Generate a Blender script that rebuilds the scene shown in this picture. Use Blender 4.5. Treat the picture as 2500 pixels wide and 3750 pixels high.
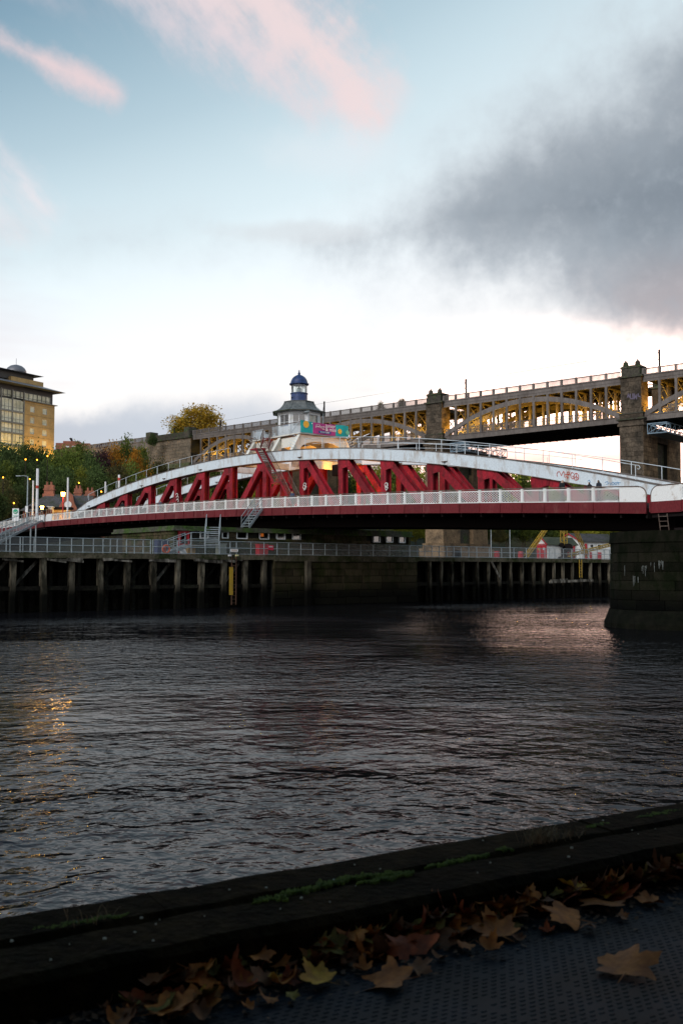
import bpy, math, random
from mathutils import Vector, Matrix
random.seed(7)
rnd = random.random
def ru(a, b): return a + (b - a) * random.random()
S = bpy.context.scene
for o in list(bpy.data.objects): bpy.data.objects.remove(o)
COL = S.collection

# ------------------------------------------------------------------ camera
F, CX, CY, EYE = 3646.0, 1250.0, 1875.0, 2.95
TILT = math.atan(215 / F)
cam = bpy.data.cameras.new('camera'); camo = bpy.data.objects.new('camera', cam); COL.objects.link(camo)
cam.sensor_fit = 'VERTICAL'; cam.sensor_height = 36.0; cam.sensor_width = 24.0; cam.lens = 35.0
cam.clip_start = 0.1; cam.clip_end = 6000
camo.location = (0, 0, EYE); camo.rotation_euler = (math.pi / 2 + TILT, 0, 0)
cam.dof.use_dof = True; cam.dof.focus_distance = 75.0; cam.dof.aperture_fstop = 5.6
S.camera = camo
S.render.resolution_x, S.render.resolution_y = 682, 1024
S.view_settings.view_transform = 'Standard'; S.view_settings.look = 'None'
S.view_settings.exposure = 0.7; S.view_settings.gamma = 1.0
try: S.cycles.max_bounces = 5; S.cycles.diffuse_bounces = 2; S.cycles.glossy_bounces = 3; S.cycles.transparent_max_bounces = 8; S.cycles.sample_clamp_indirect = 3.0
except Exception: pass

def ray(px, py):
    x, y = (px - CX) / F, (CY - py) / F
    c, s = math.cos(TILT), math.sin(TILT)
    return Vector((x, c - y * s, s + y * c))
def at(px, py, Y):
    r = ray(px, py); k = Y / r.y
    return Vector((r.x * k, Y, EYE + r.z * k))
def gp(px, py, z):
    r = ray(px, py); k = (z - EYE) / r.z
    return Vector((r.x * k, r.y * k, z))

# ------------------------------------------------------------------ world
KX = 2 ** -S.view_settings.exposure
def D(r, g, b): return (r * KX, g * KX, b * KX)     # sky tones given as they appear at this exposure
SUN_AZ, SUN_EL = math.radians(-145), math.radians(33)
W = bpy.data.worlds.new('World'); S.world = W; W.use_nodes = True
nt = W.node_tree; nt.nodes.clear()
W.cycles.sampling_method = 'MANUAL'; W.cycles.sample_map_resolution = 256
def nd(t, **k):
    n = nt.nodes.new(t)
    for a, b in k.items(): setattr(n, a, b)
    return n
def lk(a, b): nt.links.new(a, b)
def setin(sock, v):
    if hasattr(v, 'is_output'): lk(v, sock)
    else: sock.default_value = v
def M(op, a, b=None, c=None, clamp=False):
    n = nd('ShaderNodeMath', operation=op, use_clamp=clamp)
    setin(n.inputs[0], a)
    if b is not None: setin(n.inputs[1], b)
    if c is not None: setin(n.inputs[2], c)
    return n.outputs[0]
def SM(x, a, b):
    n = nd('ShaderNodeMapRange', interpolation_type='SMOOTHSTEP')
    setin(n.inputs[0], x); n.inputs[1].default_value = a; n.inputs[2].default_value = b
    return n.outputs[0]
def MIX(f, a, b):
    n = nd('ShaderNodeMix', data_type='RGBA')
    setin(n.inputs[0], f); setin(n.inputs[6], a); setin(n.inputs[7], b)
    return n.outputs[2]
def NOI(vec, scale, detail=5, rough=.55):
    n = nd('ShaderNodeTexNoise'); lk(vec, n.inputs['Vector'])
    n.inputs['Scale'].default_value = scale; n.inputs['Detail'].default_value = detail; n.inputs['Roughness'].default_value = rough
    return n.outputs[0]
def COMB(x, y, z):
    n = nd('ShaderNodeCombineXYZ'); setin(n.inputs[0], x); setin(n.inputs[1], y); setin(n.inputs[2], z)
    return n.outputs[0]
def CURVE(x, pts, lo, hi, vlo, vhi):
    n = nd('ShaderNodeMapRange'); setin(n.inputs[0], x); n.inputs[1].default_value = lo; n.inputs[2].default_value = hi
    f = nd('ShaderNodeFloatCurve'); lk(n.outputs[0], f.inputs[1])
    cu = f.mapping.curves[0]
    P = [((p - lo) / (hi - lo), (q - vlo) / (vhi - vlo)) for p, q in pts]
    cu.points[0].location = P[0]; cu.points[1].location = P[-1]
    for p in P[1:-1]: cu.points.new(*p)
    f.mapping.update()
    return M('MULTIPLY_ADD', f.outputs[0], vhi - vlo, vlo)
def ang(px, py):
    r = ray(px, py); return math.atan2(r.x, r.y), math.atan2(r.z, math.hypot(r.x, r.y))
tc = nd('ShaderNodeTexCoord'); sp = nd('ShaderNodeSeparateXYZ'); lk(tc.outputs['Generated'], sp.inputs[0])
DX, DY, DZ = sp.outputs
AZ = M('ARCTAN2', DX, DY); EL = M('ARCSINE', M('MINIMUM', M('MAXIMUM', DZ, -1.0), 1.0))
G = M('COSINE', M('SUBTRACT', AZ, 0.75))
E2 = M('MULTIPLY', EL, M('MINIMUM', M('ADD', 1.0, M('MULTIPLY', M('SUBTRACT', 0.74, G), 1.15)), 1.34))
ramp = nd('ShaderNodeValToRGB'); cr = ramp.color_ramp; cr.interpolation = 'B_SPLINE'
lk(M('DIVIDE', M('MAXIMUM', E2, 0.0), 1.6), ramp.inputs[0])
stops = [(0.0, D(1.2, 1.0, .90)), (.05, D(1.18, 1.04, .97)), (.13, D(1.15, 1.06, 1.00)), (.20, D(1.14, 1.10, 1.07)), (.27, D(1.11, 1.14, 1.16)), (.32, D(1.0, 1.09, 1.13)),
         (.38, D(.84, .98, 1.03)), (.50, D(.54, .71, .80)), (.68, D(.18, .335, .46)), (1.0, D(.10, .23, .35))]
while len(cr.elements) < len(stops): cr.elements.new(.5)
for e, (p, c) in zip(cr.elements, stops): e.position = p / 1.6; e.color = (*c, 1)
base = ramp.outputs[0]
# warm light low towards the sunset
wf = M('MULTIPLY', SM(G, .55, 1.0), M('SUBTRACT', 1.0, SM(EL, .0, .16)))
base = MIX(M('MULTIPLY', wf, .8), base, (*D(1.35, .85, .68), 1))
gl = M('MULTIPLY', M('MULTIPLY', SM(M('COSINE', M('SUBTRACT', AZ, .34)), .95, 1.0), SM(EL, .02, .09)), M('SUBTRACT', 1.0, SM(EL, .13, .26)))
base = MIX(gl, base, (*D(10.0, 6.3, 5.0), 1))
V = COMB(AZ, EL, 0.0)
n1 = NOI(V, 6.0, 5, .6); n2 = NOI(V, 21.0, 4, .65)
ST = NOI(COMB(M('ADD', M('MULTIPLY', AZ, 3.5), M('MULTIPLY', EL, -3.5)), M('ADD', M('MULTIPLY', AZ, 12.0), M('MULTIPLY', EL, 13.0)), 2.0), 1.2, 5, .6)
def soft(v, scale, add=0): return M('MULTIPLY', M('SUBTRACT', v, .5), scale)
# pink high cirrus: wedges along an axis (angle coordinates)
def wedge(p0, p1, w0, w1, nscale, ragged, sharp, back=1.0):
    a0, a1 = Vector(ang(*p0)), Vector(ang(*p1)); d = (a1 - a0); L = d.length; d /= L
    du, de = M('SUBTRACT', AZ, a0.x), M('SUBTRACT', EL, a0.y)
    a = M('ADD', M('MULTIPLY', du, d.x), M('MULTIPLY', de, d.y))
    b = M('ADD', M('MULTIPLY', du, -d.y), M('MULTIPLY', de, d.x))
    st = ST
    k = M('DIVIDE', a, L)
    wd = M('MULTIPLY_ADD', M('MINIMUM', M('MAXIMUM', k, -back), 1.0), (w1 - w0), w0)
    x = M('ADD', M('SUBTRACT', wd, M('ABSOLUTE', b)), M('ADD', soft(st, ragged * .7), M('ADD', soft(n1, ragged), soft(n2, ragged * .9))))
    m = SM(x, -sharp, sharp)
    m = M('MULTIPLY', m, M('SUBTRACT', 1.0, SM(M('ADD', k, soft(n2, .25)), .90, 1.06)))
    return M('MULTIPLY', m, SM(k, -back - .8, -back + .1)), st
m, st = wedge((940, -60), (1430, 480), .062, .016, 1.1, .070, .040)
base = MIX(M('MULTIPLY', M('MULTIPLY', m, SM(M('ADD', M('MULTIPLY', st, .65), M('MULTIPLY', n2, .35)), .24, .60)), .92), base, (*D(0.98, 0.79, 0.78), 1))
m, st = wedge((560, -40), (1240, 420), .030, .008, 1.4, .06, .040)
base = MIX(M('MULTIPLY', M('MULTIPLY', m, SM(st, .25, .75)), .75), base, (*D(0.844, 0.744, 0.788), 1))
m, st = wedge((0, 145), (450, 350), .003, .005, 1.4, .036, .014)
base = MIX(M('MULTIPLY', m, .85), base, (*D(0.95, 0.74, 0.74), 1))
m, st = wedge((-120, 640), (215, 820), .03, .012, 1.4, .07, .03)
base = MIX(M('MULTIPLY', M('MULTIPLY', m, SM(st, .3, .7)), .7), base, (*D(1.11, 0.932, 0.932), 1))
# general thin cirrus on the rest of the sky
ci = NOI(COMB(M('MULTIPLY', AZ, 1.2), M('MULTIPLY', EL, 4.5), 3.0), 2.2, 4, .6)
away = M('SUBTRACT', 1.0, M('MULTIPLY', SM(G, .35, .6), 1.0))
base = MIX(M('MULTIPLY', M('MULTIPLY', SM(ci, .5, .75), away), .6), base, (*D(0.733, 0.622, 0.666), 1))
# low pink streaks
ls = NOI(COMB(M('MULTIPLY', AZ, 2.0), M('MULTIPLY', EL, 14.0), 9.0), 2.0, 3, .55)
base = MIX(M('MULTIPLY', M('MULTIPLY', SM(ls, .48, .68), M('SUBTRACT', 1.0, SM(EL, .1, .26))), .55), base, (*D(.98, .86, .86), 1))
# big grey cloud wedge to the right
ec = CURVE(AZ, [(-.08, .318), (.0, .322), (.06, .332), (.13, .346), (.22, .346), (.30, .352), (.40, .37), (.60, .40), (.95, .38)], -.08, .95, .2, .5)
hw = CURVE(AZ, [(-.08, -.04), (.0, -.012), (.06, .022), (.13, .060), (.22, .092), (.29, .118), (.38, .150), (.60, .16), (.95, -.05)], -.08, .95, -.1, .2)
dd = M('SUBTRACT', EL, ec)
x = M('ADD', M('SUBTRACT', hw, M('ABSOLUTE', dd)), M('ADD', soft(n1, .16), soft(n2, .050)))
up = SM(dd, -.05, .06)
low = SM(x, -.040, .040); hi = SM(x, -.05, .065)
base = MIX(M('MULTIPLY', SM(M('ADD', x, soft(n2, .06)), -.10, .03), .38), base, (*D(.66, .70, .74), 1))
cm = M('ADD', M('MULTIPLY', low, M('SUBTRACT', 1.0, up)), M('MULTIPLY', hi, up))
gcol = MIX(SM(M('ADD', x, soft(n2, .07)), -.02, .13), (*D(0.533, 0.577, 0.622), 1), (*D(0.20, 0.237, 0.278), 1))
gcol = MIX(M('MULTIPLY', SM(dd, -.03, -.11), M('MULTIPLY', SM(AZ, .12, .32), .55)), gcol, (*D(0.5, 0.377, 0.366), 1))
gcol = MIX(M('MULTIPLY', SM(n2, .42, .75), .4), gcol, (*D(0.466, 0.522, 0.577), 1))
base = MIX(M('MULTIPLY', cm, .93), base, gcol)
# wisp left of the tip, small grey cloud low right, bank low left
def blob(px, py, ru_, re_, ragged, sharp, col, alpha):
    global base
    u, e = ang(px, py)
    r = M('SQRT', M('ADD', M('POWER', M('DIVIDE', M('SUBTRACT', AZ, u), ru_), 2.0), M('POWER', M('DIVIDE', M('SUBTRACT', EL, e), re_), 2.0)))
    xx = M('ADD', M('SUBTRACT', 1.0, r), M('ADD', soft(n1, ragged), soft(n2, ragged * .6)))
    base = MIX(M('MULTIPLY', SM(xx, -sharp, sharp), alpha), base, col)
blob(1080, 850, .075, .010, 1.6, .6, (*D(0.733, 0.755, 0.777), 1), .5)
blob(1210, 560, .06, .02, 2.2, .7, (*D(0.888, 0.932, 0.977), 1), .4)
blob(2010, 1345, .08, .020, 1.8, .6, (*D(0.799, 0.766, 0.766), 1), .75)
blob(480, 1660, .20, .034, 1.2, .4, (*D(0.555, 0.599, 0.688), 1), .9)
blob(860, 1600, .13, .036, 1.0, .45, (*D(0.644, 0.688, 0.766), 1), .85)
blob(2100, 1640, .18, .018, 1.6, .6, (*D(1.11, 0.644, 0.533), 1), .75)
blob(2050, 1705, .22, .012, 1.6, .6, (*D(1.02, 0.599, 0.533), 1), .7)
# nothing but the ground reflects from below the horizon
base = MIX(SM(EL, -.02, -.06), base, (.07, .063, .063, 1))
sky = nd('ShaderNodeTexSky', sky_type='NISHITA'); sky.sun_disc = False
sky.sun_elevation = SUN_EL; sky.sun_rotation = SUN_AZ; sky.altitude = 30; sky.dust_density = 2.0
b1 = nd('ShaderNodeBackground'); lk(sky.outputs[0], b1.inputs[0]); b1.inputs[1].default_value = .05
b2 = nd('ShaderNodeBackground'); lk(base, b2.inputs[0]); b2.inputs[1].default_value = 1.0
mx = nd('ShaderNodeMixShader'); mx.inputs[0].default_value = .90
lk(b1.outputs[0], mx.inputs[1]); lk(b2.outputs[0], mx.inputs[2])
wo = nd('ShaderNodeOutputWorld'); lk(mx.outputs[0], wo.inputs[0])
sun = bpy.data.lights.new('sun', 'SUN'); suno = bpy.data.objects.new('sun', sun); COL.objects.link(suno)
sun.energy = 1.3; sun.angle = math.radians(28); sun.color = (1.0, .95, .92)
sd = Vector((math.sin(SUN_AZ) * math.cos(SUN_EL), math.cos(SUN_AZ) * math.cos(SUN_EL), math.sin(SUN_EL)))
suno.rotation_euler = (-sd).to_track_quat('-Z', 'Y').to_euler(); suno.location = (0, -20, 80)

# ------------------------------------------------------------------ materials
def mat(name, col, rough=.7, col2=None, scale=2.0, thr=(.45, .65), fine=.12, bump=.0, bscale=25, metal=0.0, spec=.4, stretch=None, amt=1.0, trans=0.0):
    m = bpy.data.materials.new(name); m.use_nodes = True
    t = m.node_tree; t.nodes.clear(); L = t.links.new
    out = t.nodes.new('ShaderNodeOutputMaterial'); bs = t.nodes.new('ShaderNodeBsdfPrincipled')
    L(bs.outputs[0], out.inputs[0])
    g = t.nodes.new('ShaderNodeNewGeometry'); pos = g.outputs['Position']
    if stretch:
        mp = t.nodes.new('ShaderNodeMapping'); L(pos, mp.inputs[0]); mp.inputs['Scale'].default_value = stretch; pos = mp.outputs[0]
    def noise(sc, det=3):
        n = t.nodes.new('ShaderNodeTexNoise'); L(pos, n.inputs['Vector']); n.inputs['Scale'].default_value = sc; n.inputs['Detail'].default_value = det
        n.inputs['Roughness'].default_value = .6
        return n.outputs[0]
    def mixc(f, a, b, mode='MIX'):
        n = t.nodes.new('ShaderNodeMix'); n.data_type = 'RGBA'; n.blend_type = mode
        for s, v in ((n.inputs[0], f), (n.inputs[6], a), (n.inputs[7], b)):
            if hasattr(v, 'is_output'): L(v, s)
            else: s.default_value = v
        return n.outputs[2]
    c = (*col, 1)
    if col2 is not None:
        mr = t.nodes.new('ShaderNodeMapRange'); L(noise(scale), mr.inputs[0]); mr.inputs[1].default_value = thr[0]; mr.inputs[2].default_value = thr[1]
        mr.inputs[4].default_value = amt
        c = mixc(mr.outputs[0], c, (*col2, 1))
    if fine:
        mr = t.nodes.new('ShaderNodeMapRange'); L(noise(bscale * .5, 2), mr.inputs[0]); mr.inputs[1].default_value = .3; mr.inputs[2].default_value = .7
        mr.inputs[3].default_value = 1 - fine * 1.5; mr.inputs[4].default_value = 1 + fine * 1.5
        cc = t.nodes.new('ShaderNodeCombineColor')
        for i in range(3): L(mr.outputs[0], cc.inputs[i])
        c = mixc(1.0, c, cc.outputs[0], 'MULTIPLY')
        # each object differs a little
        oi = t.nodes.new('ShaderNodeObjectInfo'); mr2 = t.nodes.new('ShaderNodeMapRange'); L(oi.outputs['Random'], mr2.inputs[0])
        mr2.inputs[3].default_value = 1 - fine; mr2.inputs[4].default_value = 1 + fine
        cc2 = t.nodes.new('ShaderNodeCombineColor')
        for i in range(3): L(mr2.outputs[0], cc2.inputs[i])
        c = mixc(1.0, c, cc2.outputs[0], 'MULTIPLY')
    if hasattr(c, 'is_output'): L(c, bs.inputs['Base Color'])
    else: bs.inputs['Base Color'].default_value = c
    bs.inputs['Roughness'].default_value = rough; bs.inputs['Metallic'].default_value = metal
    bs.inputs['Specular IOR Level'].default_value = spec
    if bump:
        b = t.nodes.new('ShaderNodeBump'); b.inputs['Strength'].default_value = 1.0; b.inputs['Distance'].default_value = bump
        L(noise(bscale, 3), b.inputs['Height']); L(b.outputs[0], bs.inputs['Normal'])
    if trans:
        tr = t.nodes.new('ShaderNodeBsdfTranslucent'); ms = t.nodes.new('ShaderNodeMixShader'); ms.inputs[0].default_value = trans
        if hasattr(c, 'is_output'): L(c, tr.inputs[0])
        L(bs.outputs[0], ms.inputs[1]); L(tr.outputs[0], ms.inputs[2]); L(ms.outputs[0], out.inputs[0])
    return m
def emat(name, col, st):
    m = bpy.data.materials.new(name); m.use_nodes = True; bs = m.node_tree.nodes['Principled BSDF']
    bs.inputs['Base Color'].default_value = (*col, 1); bs.inputs['Emission Color'].default_value = (*col, 1); bs.inputs['Emission Strength'].default_value = st
    return m
def glassmat(name, tint, alpha_through, rough=.05):
    m = bpy.data.materials.new(name); m.use_nodes = True; t = m.node_tree; t.nodes.clear()
    out = t.nodes.new('ShaderNodeOutputMaterial'); gl = t.nodes.new('ShaderNodeBsdfGlossy'); gl.inputs['Roughness'].default_value = rough
    tr = t.nodes.new('ShaderNodeBsdfTransparent'); tr.inputs[0].default_value = (*tint, 1)
    fr = t.nodes.new('ShaderNodeFresnel'); fr.inputs[0].default_value = 1.5
    ad = t.nodes.new('ShaderNodeMath'); ad.operation = 'ADD'; t.links.new(fr.outputs[0], ad.inputs[0]); ad.inputs[1].default_value = 1 - alpha_through; ad.use_clamp = True
    ms = t.nodes.new('ShaderNodeMixShader'); t.links.new(ad.outputs[0], ms.inputs[0]); t.links.new(tr.outputs[0], ms.inputs[1]); t.links.new(gl.outputs[0], ms.inputs[2])
    t.links.new(ms.outputs[0], out.inputs[0]); return m
def meshmat(name, col, cover):
    m = bpy.data.materials.new(name); m.use_nodes = True; t = m.node_tree; bs = t.nodes['Principled BSDF']
    bs.inputs['Base Color'].default_value = (*col, 1); bs.inputs['Roughness'].default_value = .5; bs.inputs['Metallic'].default_value = .3
    bs.inputs['Alpha'].default_value = cover
    return m
MW = mat('white_paint', (.60, .67, .72), .5, (.34, .27, .21), 1.6, (.50, .72), .10, .006, 50, amt=.75, stretch=(1, 1, .35), spec=.2)
MWL = mat('white_lattice_paint', (.78, .79, .78), .5, (.40, .30, .22), 2.5, (.58, .74), .06, .0, 40, amt=.7)
MR = mat('red_paint', (.30, .015, .027), .55, (.13, .014, .018), 1.8, (.42, .68), .20, .010, 26, spec=.15, stretch=(1, 1, .5))
MRF = mat('red_fascia_paint', (.130, .018, .022), .6, (.20, .065, .06), 1.3, (.55, .78), .14, .004, 30, amt=.7, spec=.15, stretch=(1, 1, .35))
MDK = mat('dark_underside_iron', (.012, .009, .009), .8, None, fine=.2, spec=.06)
MBR = mat('brown_rail_paint', (.11, .075, .06), .6, (.2, .16, .13), 3)
MGA = mat('galvanised_steel', (.33, .38, .40), .5, (.24, .26, .27), 4, metal=.2, bscale=30)
MST = mat('dark_wet_stone', (.08, .062, .038), .85, (.03, .04, .012), .7, (.42, .62), .25, .03, 9, spec=.06)
MSTL = mat('pier_stone', (.17, .15, .12), .85, (.075, .09, .04), .5, (.45, .62), .22, .03, 8)
MSW = mat('slimy_stone', (.007, .007, .0045), .8, (.0035, .0045, .0022), 1.2, (.4, .6), .25, .04, 6, spec=.06)
MMO = mat('joint_mortar', (.03, .03, .024), .9, spec=.06)
MHS = mat('weathered_sandstone', (.105, .083, .062), .9, (.045, .038, .03), .33, (.42, .62), .22, .03, 6, spec=.06)
MHS2 = mat('warm_lit_sandstone', (.20, .14, .085), .9, (.09, .066, .045), .4, (.45, .65), .2, .03, 6, spec=.06)  # lighter warm copy paints light onto the piers' right faces; plinths share it
MHD = mat('blackened_sandstone', (.06, .055, .045), .9, (.05, .075, .03), .8, (.5, .7), .25, .04, 6, spec=.06)
MHI = mat('grey_bridge_iron', (.150, .132, .122), .6, (.085, .070, .062), .6, (.45, .75), .12, .0, 8, spec=.15, stretch=(1, 1, .4))
MHC = mat('iron_columns_paint', (.24, .19, .11), .6, (.13, .095, .05), .6, (.5, .75), .12)
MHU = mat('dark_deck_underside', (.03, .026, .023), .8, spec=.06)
MTIM = mat('weathered_timber', (.21, .19, .16), .85, (.035, .032, .026), 1.6, (.40, .58), .3, .02, 10, stretch=(1, 1, .35), spec=.06)
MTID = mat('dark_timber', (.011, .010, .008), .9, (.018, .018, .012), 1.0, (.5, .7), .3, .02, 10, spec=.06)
MTIB = mat('deck_edge_timber', (.09, .078, .055), .85, (.026, .032, .012), .9, (.42, .62), .25, .02, 12, spec=.06)
MNV = mat('navy_paint', (.028, .055, .16), .45, (.02, .035, .08), 3, fine=.12, bump=.006, bscale=40)
MLE = mat('lead_roof', (.135, .145, .145), .6, (.07, .08, .08), 3, (.4, .65), .15, .01, 20)
MGL = glassmat('clear_glass', (.9, .95, .95), .93)
MGD = glassmat('dark_glass', (.28, .30, .32), .8)
MGC = mat('cream_blind', (.72, .68, .55), .6)
MBLU = mat('blue_interior', (.03, .10, .35), .6)
MMESH = meshmat('wire_mesh', (.26, .28, .29), .24)
MYE = mat('yellow_paint', (.38, .24, .015), .6, (.3, .18, .03), 3)
MWH = mat('white_boards', (.70, .70, .68), .7, (.5, .5, .47), 1.5, (.5, .7), .06)
MRD = mat('red_door_paint', (.42, .02, .03), .5)
MSL = mat('slate_roof', (.075, .072, .075), .75, (.05, .055, .04), .8, (.45, .65), .2, .02, 8, spec=.06)
MBK = mat('red_brick', (.33, .12, .07), .85, (.22, .09, .06), 1.2, (.4, .7), .15, .01, 12)
MHB = mat('buff_brick', (.58, .38, .16), .85, (.46, .29, .12), .6, (.4, .7), .1, .01, 12)
MHF = mat('hotel_metal', (.20, .20, .19), .5, metal=.3)
MHW = glassmat('hotel_glass', (.95, .93, .85), .9)
MHWI = mat('hotel_sky_cream', (.85, .80, .60), .25, (.60, .56, .38), .5, (.45, .6), .1)  # cream tone stands for sky reflected in the hotel panes
MHR = mat('hotel_roof', (.15, .155, .17), .5, metal=.3)
MGR = mat('bank_ground', (.045, .05, .022), .95, (.075, .06, .03), .2, (.4, .65), .25, .1, 2)
MROAD = mat('bridge_asphalt', (.05, .05, .05), .9)
MLAMP = emat('sodium_lamp', (1.0, .45, .06), 26)
MLAMPD = emat('dim_lamp', (1.0, .45, .05), 1.6)
MLAMPS = emat('warm_lamp', (1.0, .50, .08), 1.0)
MBARK = mat('bark', (.07, .055, .04), .95, fine=.2, bump=.02)

# ------------------------------------------------------------------ object helpers
OFF = {}
class MB:
    def __init__(s): s.v = []; s.f = []; s.m = []
    def quad(s, *p, m=0):
        n = len(s.v); s.v += [tuple(q) for q in p]; s.f.append(tuple(range(n, n + len(p)))); s.m.append(m)
    def hexa(s, a, b, m=0):
        """a: 4 points of one end, b: 4 matching points of the other end"""
        n = len(s.v); s.v += [tuple(q) for q in a] + [tuple(q) for q in b]
        s.f += [(n+3, n+2, n+1, n), (n+4, n+5, n+6, n+7)] + [(n+i, n+(i+1) % 4, n+4+(i+1) % 4, n+4+i) for i in range(4)]; s.m += [m] * 6
        return s
    def box(s, x0, x1, y0, y1, z0, z1, m=0):
        if x0 > x1: x0, x1 = x1, x0
        return s.hexa([(x0, y0, z0), (x1, y0, z0), (x1, y1, z0), (x0, y1, z0)], [(x0, y0, z1), (x1, y0, z1), (x1, y1, z1), (x0, y1, z1)], m)
    def beam(s, p, q, w, h, up=(0, 0, 1), m=0):
        p, q, up = Vector(p), Vector(q), Vector(up); d = (q - p).normalized()
        x = d.cross(up)
        if x.length < 1e-5: x = d.cross(Vector((1, 0, 0)))
        x.normalize(); y = x.cross(d).normalized(); x *= w / 2; y *= h / 2
        return s.hexa([p - x - y, p + x - y, p + x + y, p - x + y], [q - x - y, q + x - y, q + x + y, q - x + y], m)
    def tube(s, p, q, r, n=6, r2=None, m=0, cap=True):
        p, q = Vector(p), Vector(q); d = (q - p).normalized(); r2 = r if r2 is None else r2
        x = d.cross(Vector((0, 0, 1)));
        if x.length < 1e-4: x = Vector((1, 0, 0))
        x.normalize(); y = d.cross(x)
        k = len(s.v)
        for c, rr in ((p, r), (q, r2)):
            for i in range(n):
                a = 2 * math.pi * i / n; s.v.append(tuple(c + x * math.cos(a) * rr + y * math.sin(a) * rr))
        for i in range(n): s.f.append((k + i, k + n + i, k + n + (i + 1) % n, k + (i + 1) % n)); s.m.append(m)
        if cap:
            s.f.append(tuple(k + i for i in range(n))); s.f.append(tuple(k + n + i for i in reversed(range(n)))); s.m += [m, m]
        return s
    def path(s, pts, r, n=6, m=0):
        for a, b in zip(pts[:-1], pts[1:]): s.tube(a, b, r, n, m=m)
        return s
    def loft(s, secs, close=True, cap=True, m=0):
        k = len(s.v); n = len(secs[0])
        for sec in secs: s.v += [tuple(p) for p in sec]
        for j in range(len(secs) - 1):
            for i in range(n if close else n - 1):
                s.f.append((k + j*n + i, k + j*n + (i+1) % n, k + (j+1)*n + (i+1) % n, k + (j+1)*n + i)); s.m.append(m)
        if cap and close:
            s.f.append(tuple(k + i for i in reversed(range(n)))); s.f.append(tuple(k + (len(secs)-1)*n + i for i in range(n))); s.m += [m, m]
        return s
    def lathe(s, prof, c=(0, 0, 0), n=24, a0=0.0, m=0):
        secs = [[(c[0] + r * math.cos(a0 + 2*math.pi*i/n), c[1] + r * math.sin(a0 + 2*math.pi*i/n), c[2] + z) for i in range(n)] for r, z in prof]
        return s.loft(secs, m=m)
    def prism(s, poly, axis, a, b, m=0):
        """extrude a 2D polygon along axis 'x','y' or 'z' from a to b"""
        def P(p, t): return {'x': (t, p[0], p[1]), 'y': (p[0], t, p[1]), 'z': (p[0], p[1], t)}[axis]
        return s.loft([[P(p, a) for p in poly], [P(p, b) for p in poly]], m=m)
    def mesh(s, name, off=(0, 0, 0), smooth=False):
        me = bpy.data.meshes.new(name)
        me.from_pydata([(x - off[0], y - off[1], z - off[2]) for x, y, z in s.v], [], s.f)
        if any(s.m): me.polygons.foreach_set('material_index', s.m)
        if smooth: me.polygons.foreach_set('use_smooth', [True] * len(me.polygons))
        me.update(); return me
    def build(s, name, mats, parent=None, kind=None, smooth=False, bevel=0, label=None):
        off = OFF.get(parent.name, (0, 0, 0)) if parent else (0, 0, 0)
        me = s.mesh(name, off, smooth)
        for q in (mats if isinstance(mats, (list, tuple)) else [mats]): me.materials.append(q)
        o = bpy.data.objects.new(name, me); COL.objects.link(o)
        if parent: o.parent = parent; OFF[o.name] = off
        if kind: o['kind'] = kind
        if label: o['label'] = label
        if bevel:
            b = o.modifiers.new('bevel', 'BEVEL'); b.width = bevel; b.segments = 1; b.limit_method = 'ANGLE'
        return o
class Frame:
    def __init__(s, loc, xd):
        s.o = Vector((loc[0], loc[1], 0)); s.x = Vector((xd[0], xd[1], 0)).normalized(); s.y = Vector((-s.x.y, s.x.x, 0)); s.a = math.atan2(s.x.y, s.x.x)
    def w(s, p): return s.o + s.x * p[0] + s.y * p[1] + Vector((0, 0, p[2]))
    def plane(s, px, py, y):
        """local (x, z) where the pixel's ray meets the vertical plane local-y = y"""
        r = ray(px, py); n = s.y; k = (n.dot(s.o) + y) / (n.x * r.x + n.y * r.y)
        p = Vector((r.x * k, r.y * k, 0)); return (p - s.o).dot(s.x), EYE + r.z * k
WORLD = Frame((0, 0), (1, 0))
def tag(o, label=None, cat=None, group=None, kind=None):
    if label: o['label'] = label
    if cat: o['category'] = cat
    if group: o['group'] = group
    if kind: o['kind'] = kind
    return o
def thing(fr, org, name, label, cat, group=None):
    o = bpy.data.objects.new(name, None); COL.objects.link(o); o.empty_display_size = .3
    o.location = fr.w(org); o.rotation_euler = (0, 0, fr.a); OFF[o.name] = tuple(org)
    return tag(o, label, cat, group)
def single(fr, org, mb, name, mats, label, cat, group=None, smooth=False, kind=None):
    """a thing that is one mesh"""
    me = mb.mesh(name, org, smooth)
    for q in (mats if isinstance(mats, (list, tuple)) else [mats]): me.materials.append(q)
    o = bpy.data.objects.new(name, me); COL.objects.link(o); o.location = fr.w(org); o.rotation_euler = (0, 0, fr.a); OFF[o.name] = tuple(org)
    return tag(o, label, cat, group, kind)
def inst(me, name, parent, loc, rot=(0, 0, 0), scale=(1, 1, 1)):
    """a part that shares mesh data; loc is in the frame's coordinates"""
    o = bpy.data.objects.new(name, me); COL.objects.link(o); o.parent = parent; f = OFF[parent.name]
    o.location = (loc[0] - f[0], loc[1] - f[1], loc[2] - f[2]); o.rotation_euler = rot; o.scale = scale
    return o
def lamp(loc, power, col, r=.12, parent=None, name='lamp_light', kind='POINT'):
    l = bpy.data.lights.new(name, kind); l.energy = power; l.color = col; l.shadow_soft_size = r
    o = bpy.data.objects.new(name, l); COL.objects.link(o)
    if parent:
        f = OFF[parent.name]; o.parent = parent; o.location = (loc[0] - f[0], loc[1] - f[1], loc[2] - f[2])
    else: o.location = loc
    return o
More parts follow.
